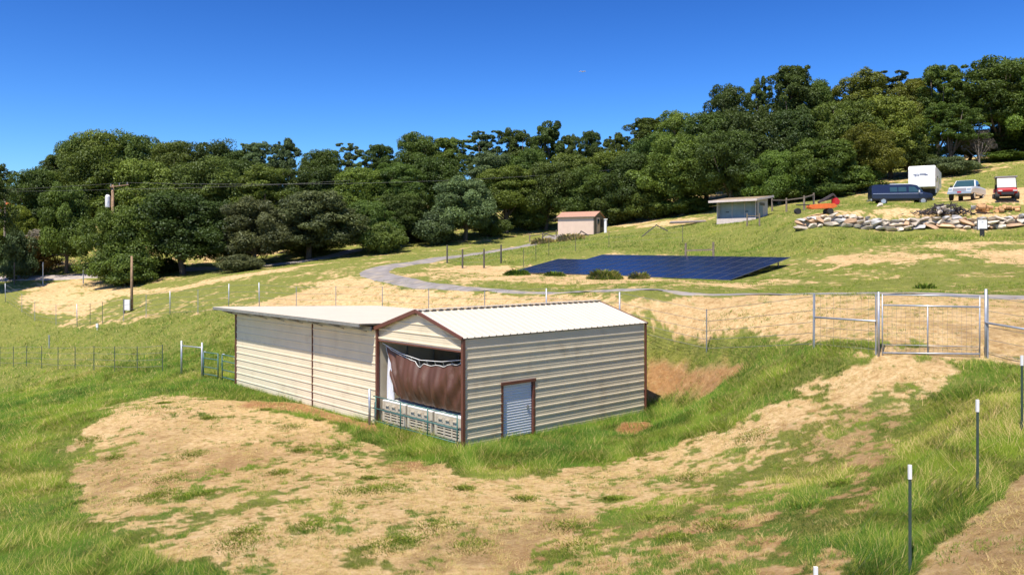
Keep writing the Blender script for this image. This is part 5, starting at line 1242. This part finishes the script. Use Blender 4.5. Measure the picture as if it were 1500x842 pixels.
# loose green tufts in the straw
TF = [(215,730),(275,727),(240,722),(300,722),(130,615),(128,645),(165,670),(285,665),(250,700),(305,612),(240,590),(470,615),(500,655),(540,700),(355,795),(362,778),(410,692),(440,660),(455,770),(520,720),(560,715),(680,715),(690,800),(600,790),(560,800),(640,770),(830,770),(770,730),(850,800),(900,730),(960,760),(1010,700),(1050,770),(1180,740),(1230,705),(1100,640),(985,790),(390,600),(425,625)]
r = np.random.default_rng(5); VV = []; TT = []
for (px, py) in TF:
    q = at(px, py); n = 800; w = r.uniform(.25,.75); a = r.random(n)*6.283; rr_ = w/2*np.sqrt(r.random(n)); x = q[0]+rr_*np.cos(a)*1.1+(.25*r.normal(size=n)*w); y = q[1]+rr_*np.sin(a)*1.2+(.25*r.normal(size=n)*w); z = Hm(x,y); hh = .015+.05*r.random(n)
    az = a+r.normal(size=n); ln = hh*(.5+.8*r.random(n)); sd_ = np.stack([-np.sin(az),np.cos(az),0*az],1)*.005; b = np.stack([x,y,z-.01],1)
    VV.append(np.stack([b-sd_,b+sd_,b+np.stack([np.cos(az)*ln*.4,np.sin(az)*ln*.4,hh*.65],1)+sd_*.7,b+np.stack([np.cos(az)*ln,np.sin(az)*ln,hh],1),b+np.stack([np.cos(az)*ln*.4,np.sin(az)*ln*.4,hh*.65],1)-sd_*.7],1)); TT.append(np.clip(.42+.14*r.normal(size=n),0,.7))
o = npmesh('green_tufts', np.concatenate(VV), 5, M['grass'], None, {'tint': np.concatenate(TT)}); tag(o, kind='stuff')

# ------------------------------------------------------------------ light, sky, camera
EL = rad(63); SH = Vector((-.48,-.875,0)).normalized()
sv = Vector((SH.x*math.cos(EL), SH.y*math.cos(EL), math.sin(EL)))
sl_ = bpy.data.lights.new('sun', 'SUN'); sl_.energy = 4.8; sl_.angle = rad(.53); sl_.color = (1,.925,.79)
so_ = bpy.data.objects.new('sun', sl_); C.objects.link(so_); so_.rotation_euler = (-sv).to_track_quat('-Z','Y').to_euler(); so_.location = (0,0,60)
w = bpy.data.worlds.new('World'); sc.world = w; w.use_nodes = True; nt = w.node_tree; bg = nt.nodes['Background']
sk = nt.nodes.new('ShaderNodeTexSky'); sk.sky_type = 'NISHITA'; sk.sun_disc = False; sk.sun_elevation = EL; sk.sun_rotation = math.atan2(sv.x, sv.y); sk.altitude = 300; sk.air_density = 1.0; sk.dust_density = .8; sk.ozone_density = 4.5
gm_ = nt.nodes.new('ShaderNodeGamma'); gm_.inputs[1].default_value = 1.9
hs = nt.nodes.new('ShaderNodeHueSaturation'); hs.inputs['Saturation'].default_value = 1.05; hs.inputs['Value'].default_value = 1.0
ms_ = nt.nodes.new('ShaderNodeMix'); ms_.data_type = 'RGBA'; ms_.blend_type = 'MULTIPLY'; ms_.inputs[0].default_value = 1; ms_.inputs[7].default_value = (.45,.45,.45,1); nt.links.new(sk.outputs[0], ms_.inputs[6]); nt.links.new(ms_.outputs[2], gm_.inputs[0]); nt.links.new(gm_.outputs[0], hs.inputs['Color']); mu_ = nt.nodes.new('ShaderNodeMix'); mu_.data_type = 'RGBA'; mu_.blend_type = 'MULTIPLY'; mu_.inputs[0].default_value = 1; mu_.inputs[7].default_value = (.88,.97,1.06,1); nt.links.new(hs.outputs[0], mu_.inputs[6]); nt.links.new(mu_.outputs[2], bg.inputs[0]); bg.inputs[1].default_value = .115
cam = bpy.data.cameras.new('camera'); co = bpy.data.objects.new('camera', cam); C.objects.link(co); co.location = (0,0,CH); co.rotation_euler = (rad(90),0,0)
cam.sensor_width = 36; cam.lens = 36*F/1500; cam.shift_y = -(421-HY)/1500; cam.clip_end = 6000; cam.clip_start = .1
sc.camera = co
sc.view_settings.view_transform = 'Standard'; sc.view_settings.look = 'None'; sc.view_settings.exposure = .6; sc.view_settings.gamma = 1; sc.view_settings.use_curve_mapping = False
sc.cycles.max_bounces = 6; sc.cycles.transparent_max_bounces = 4
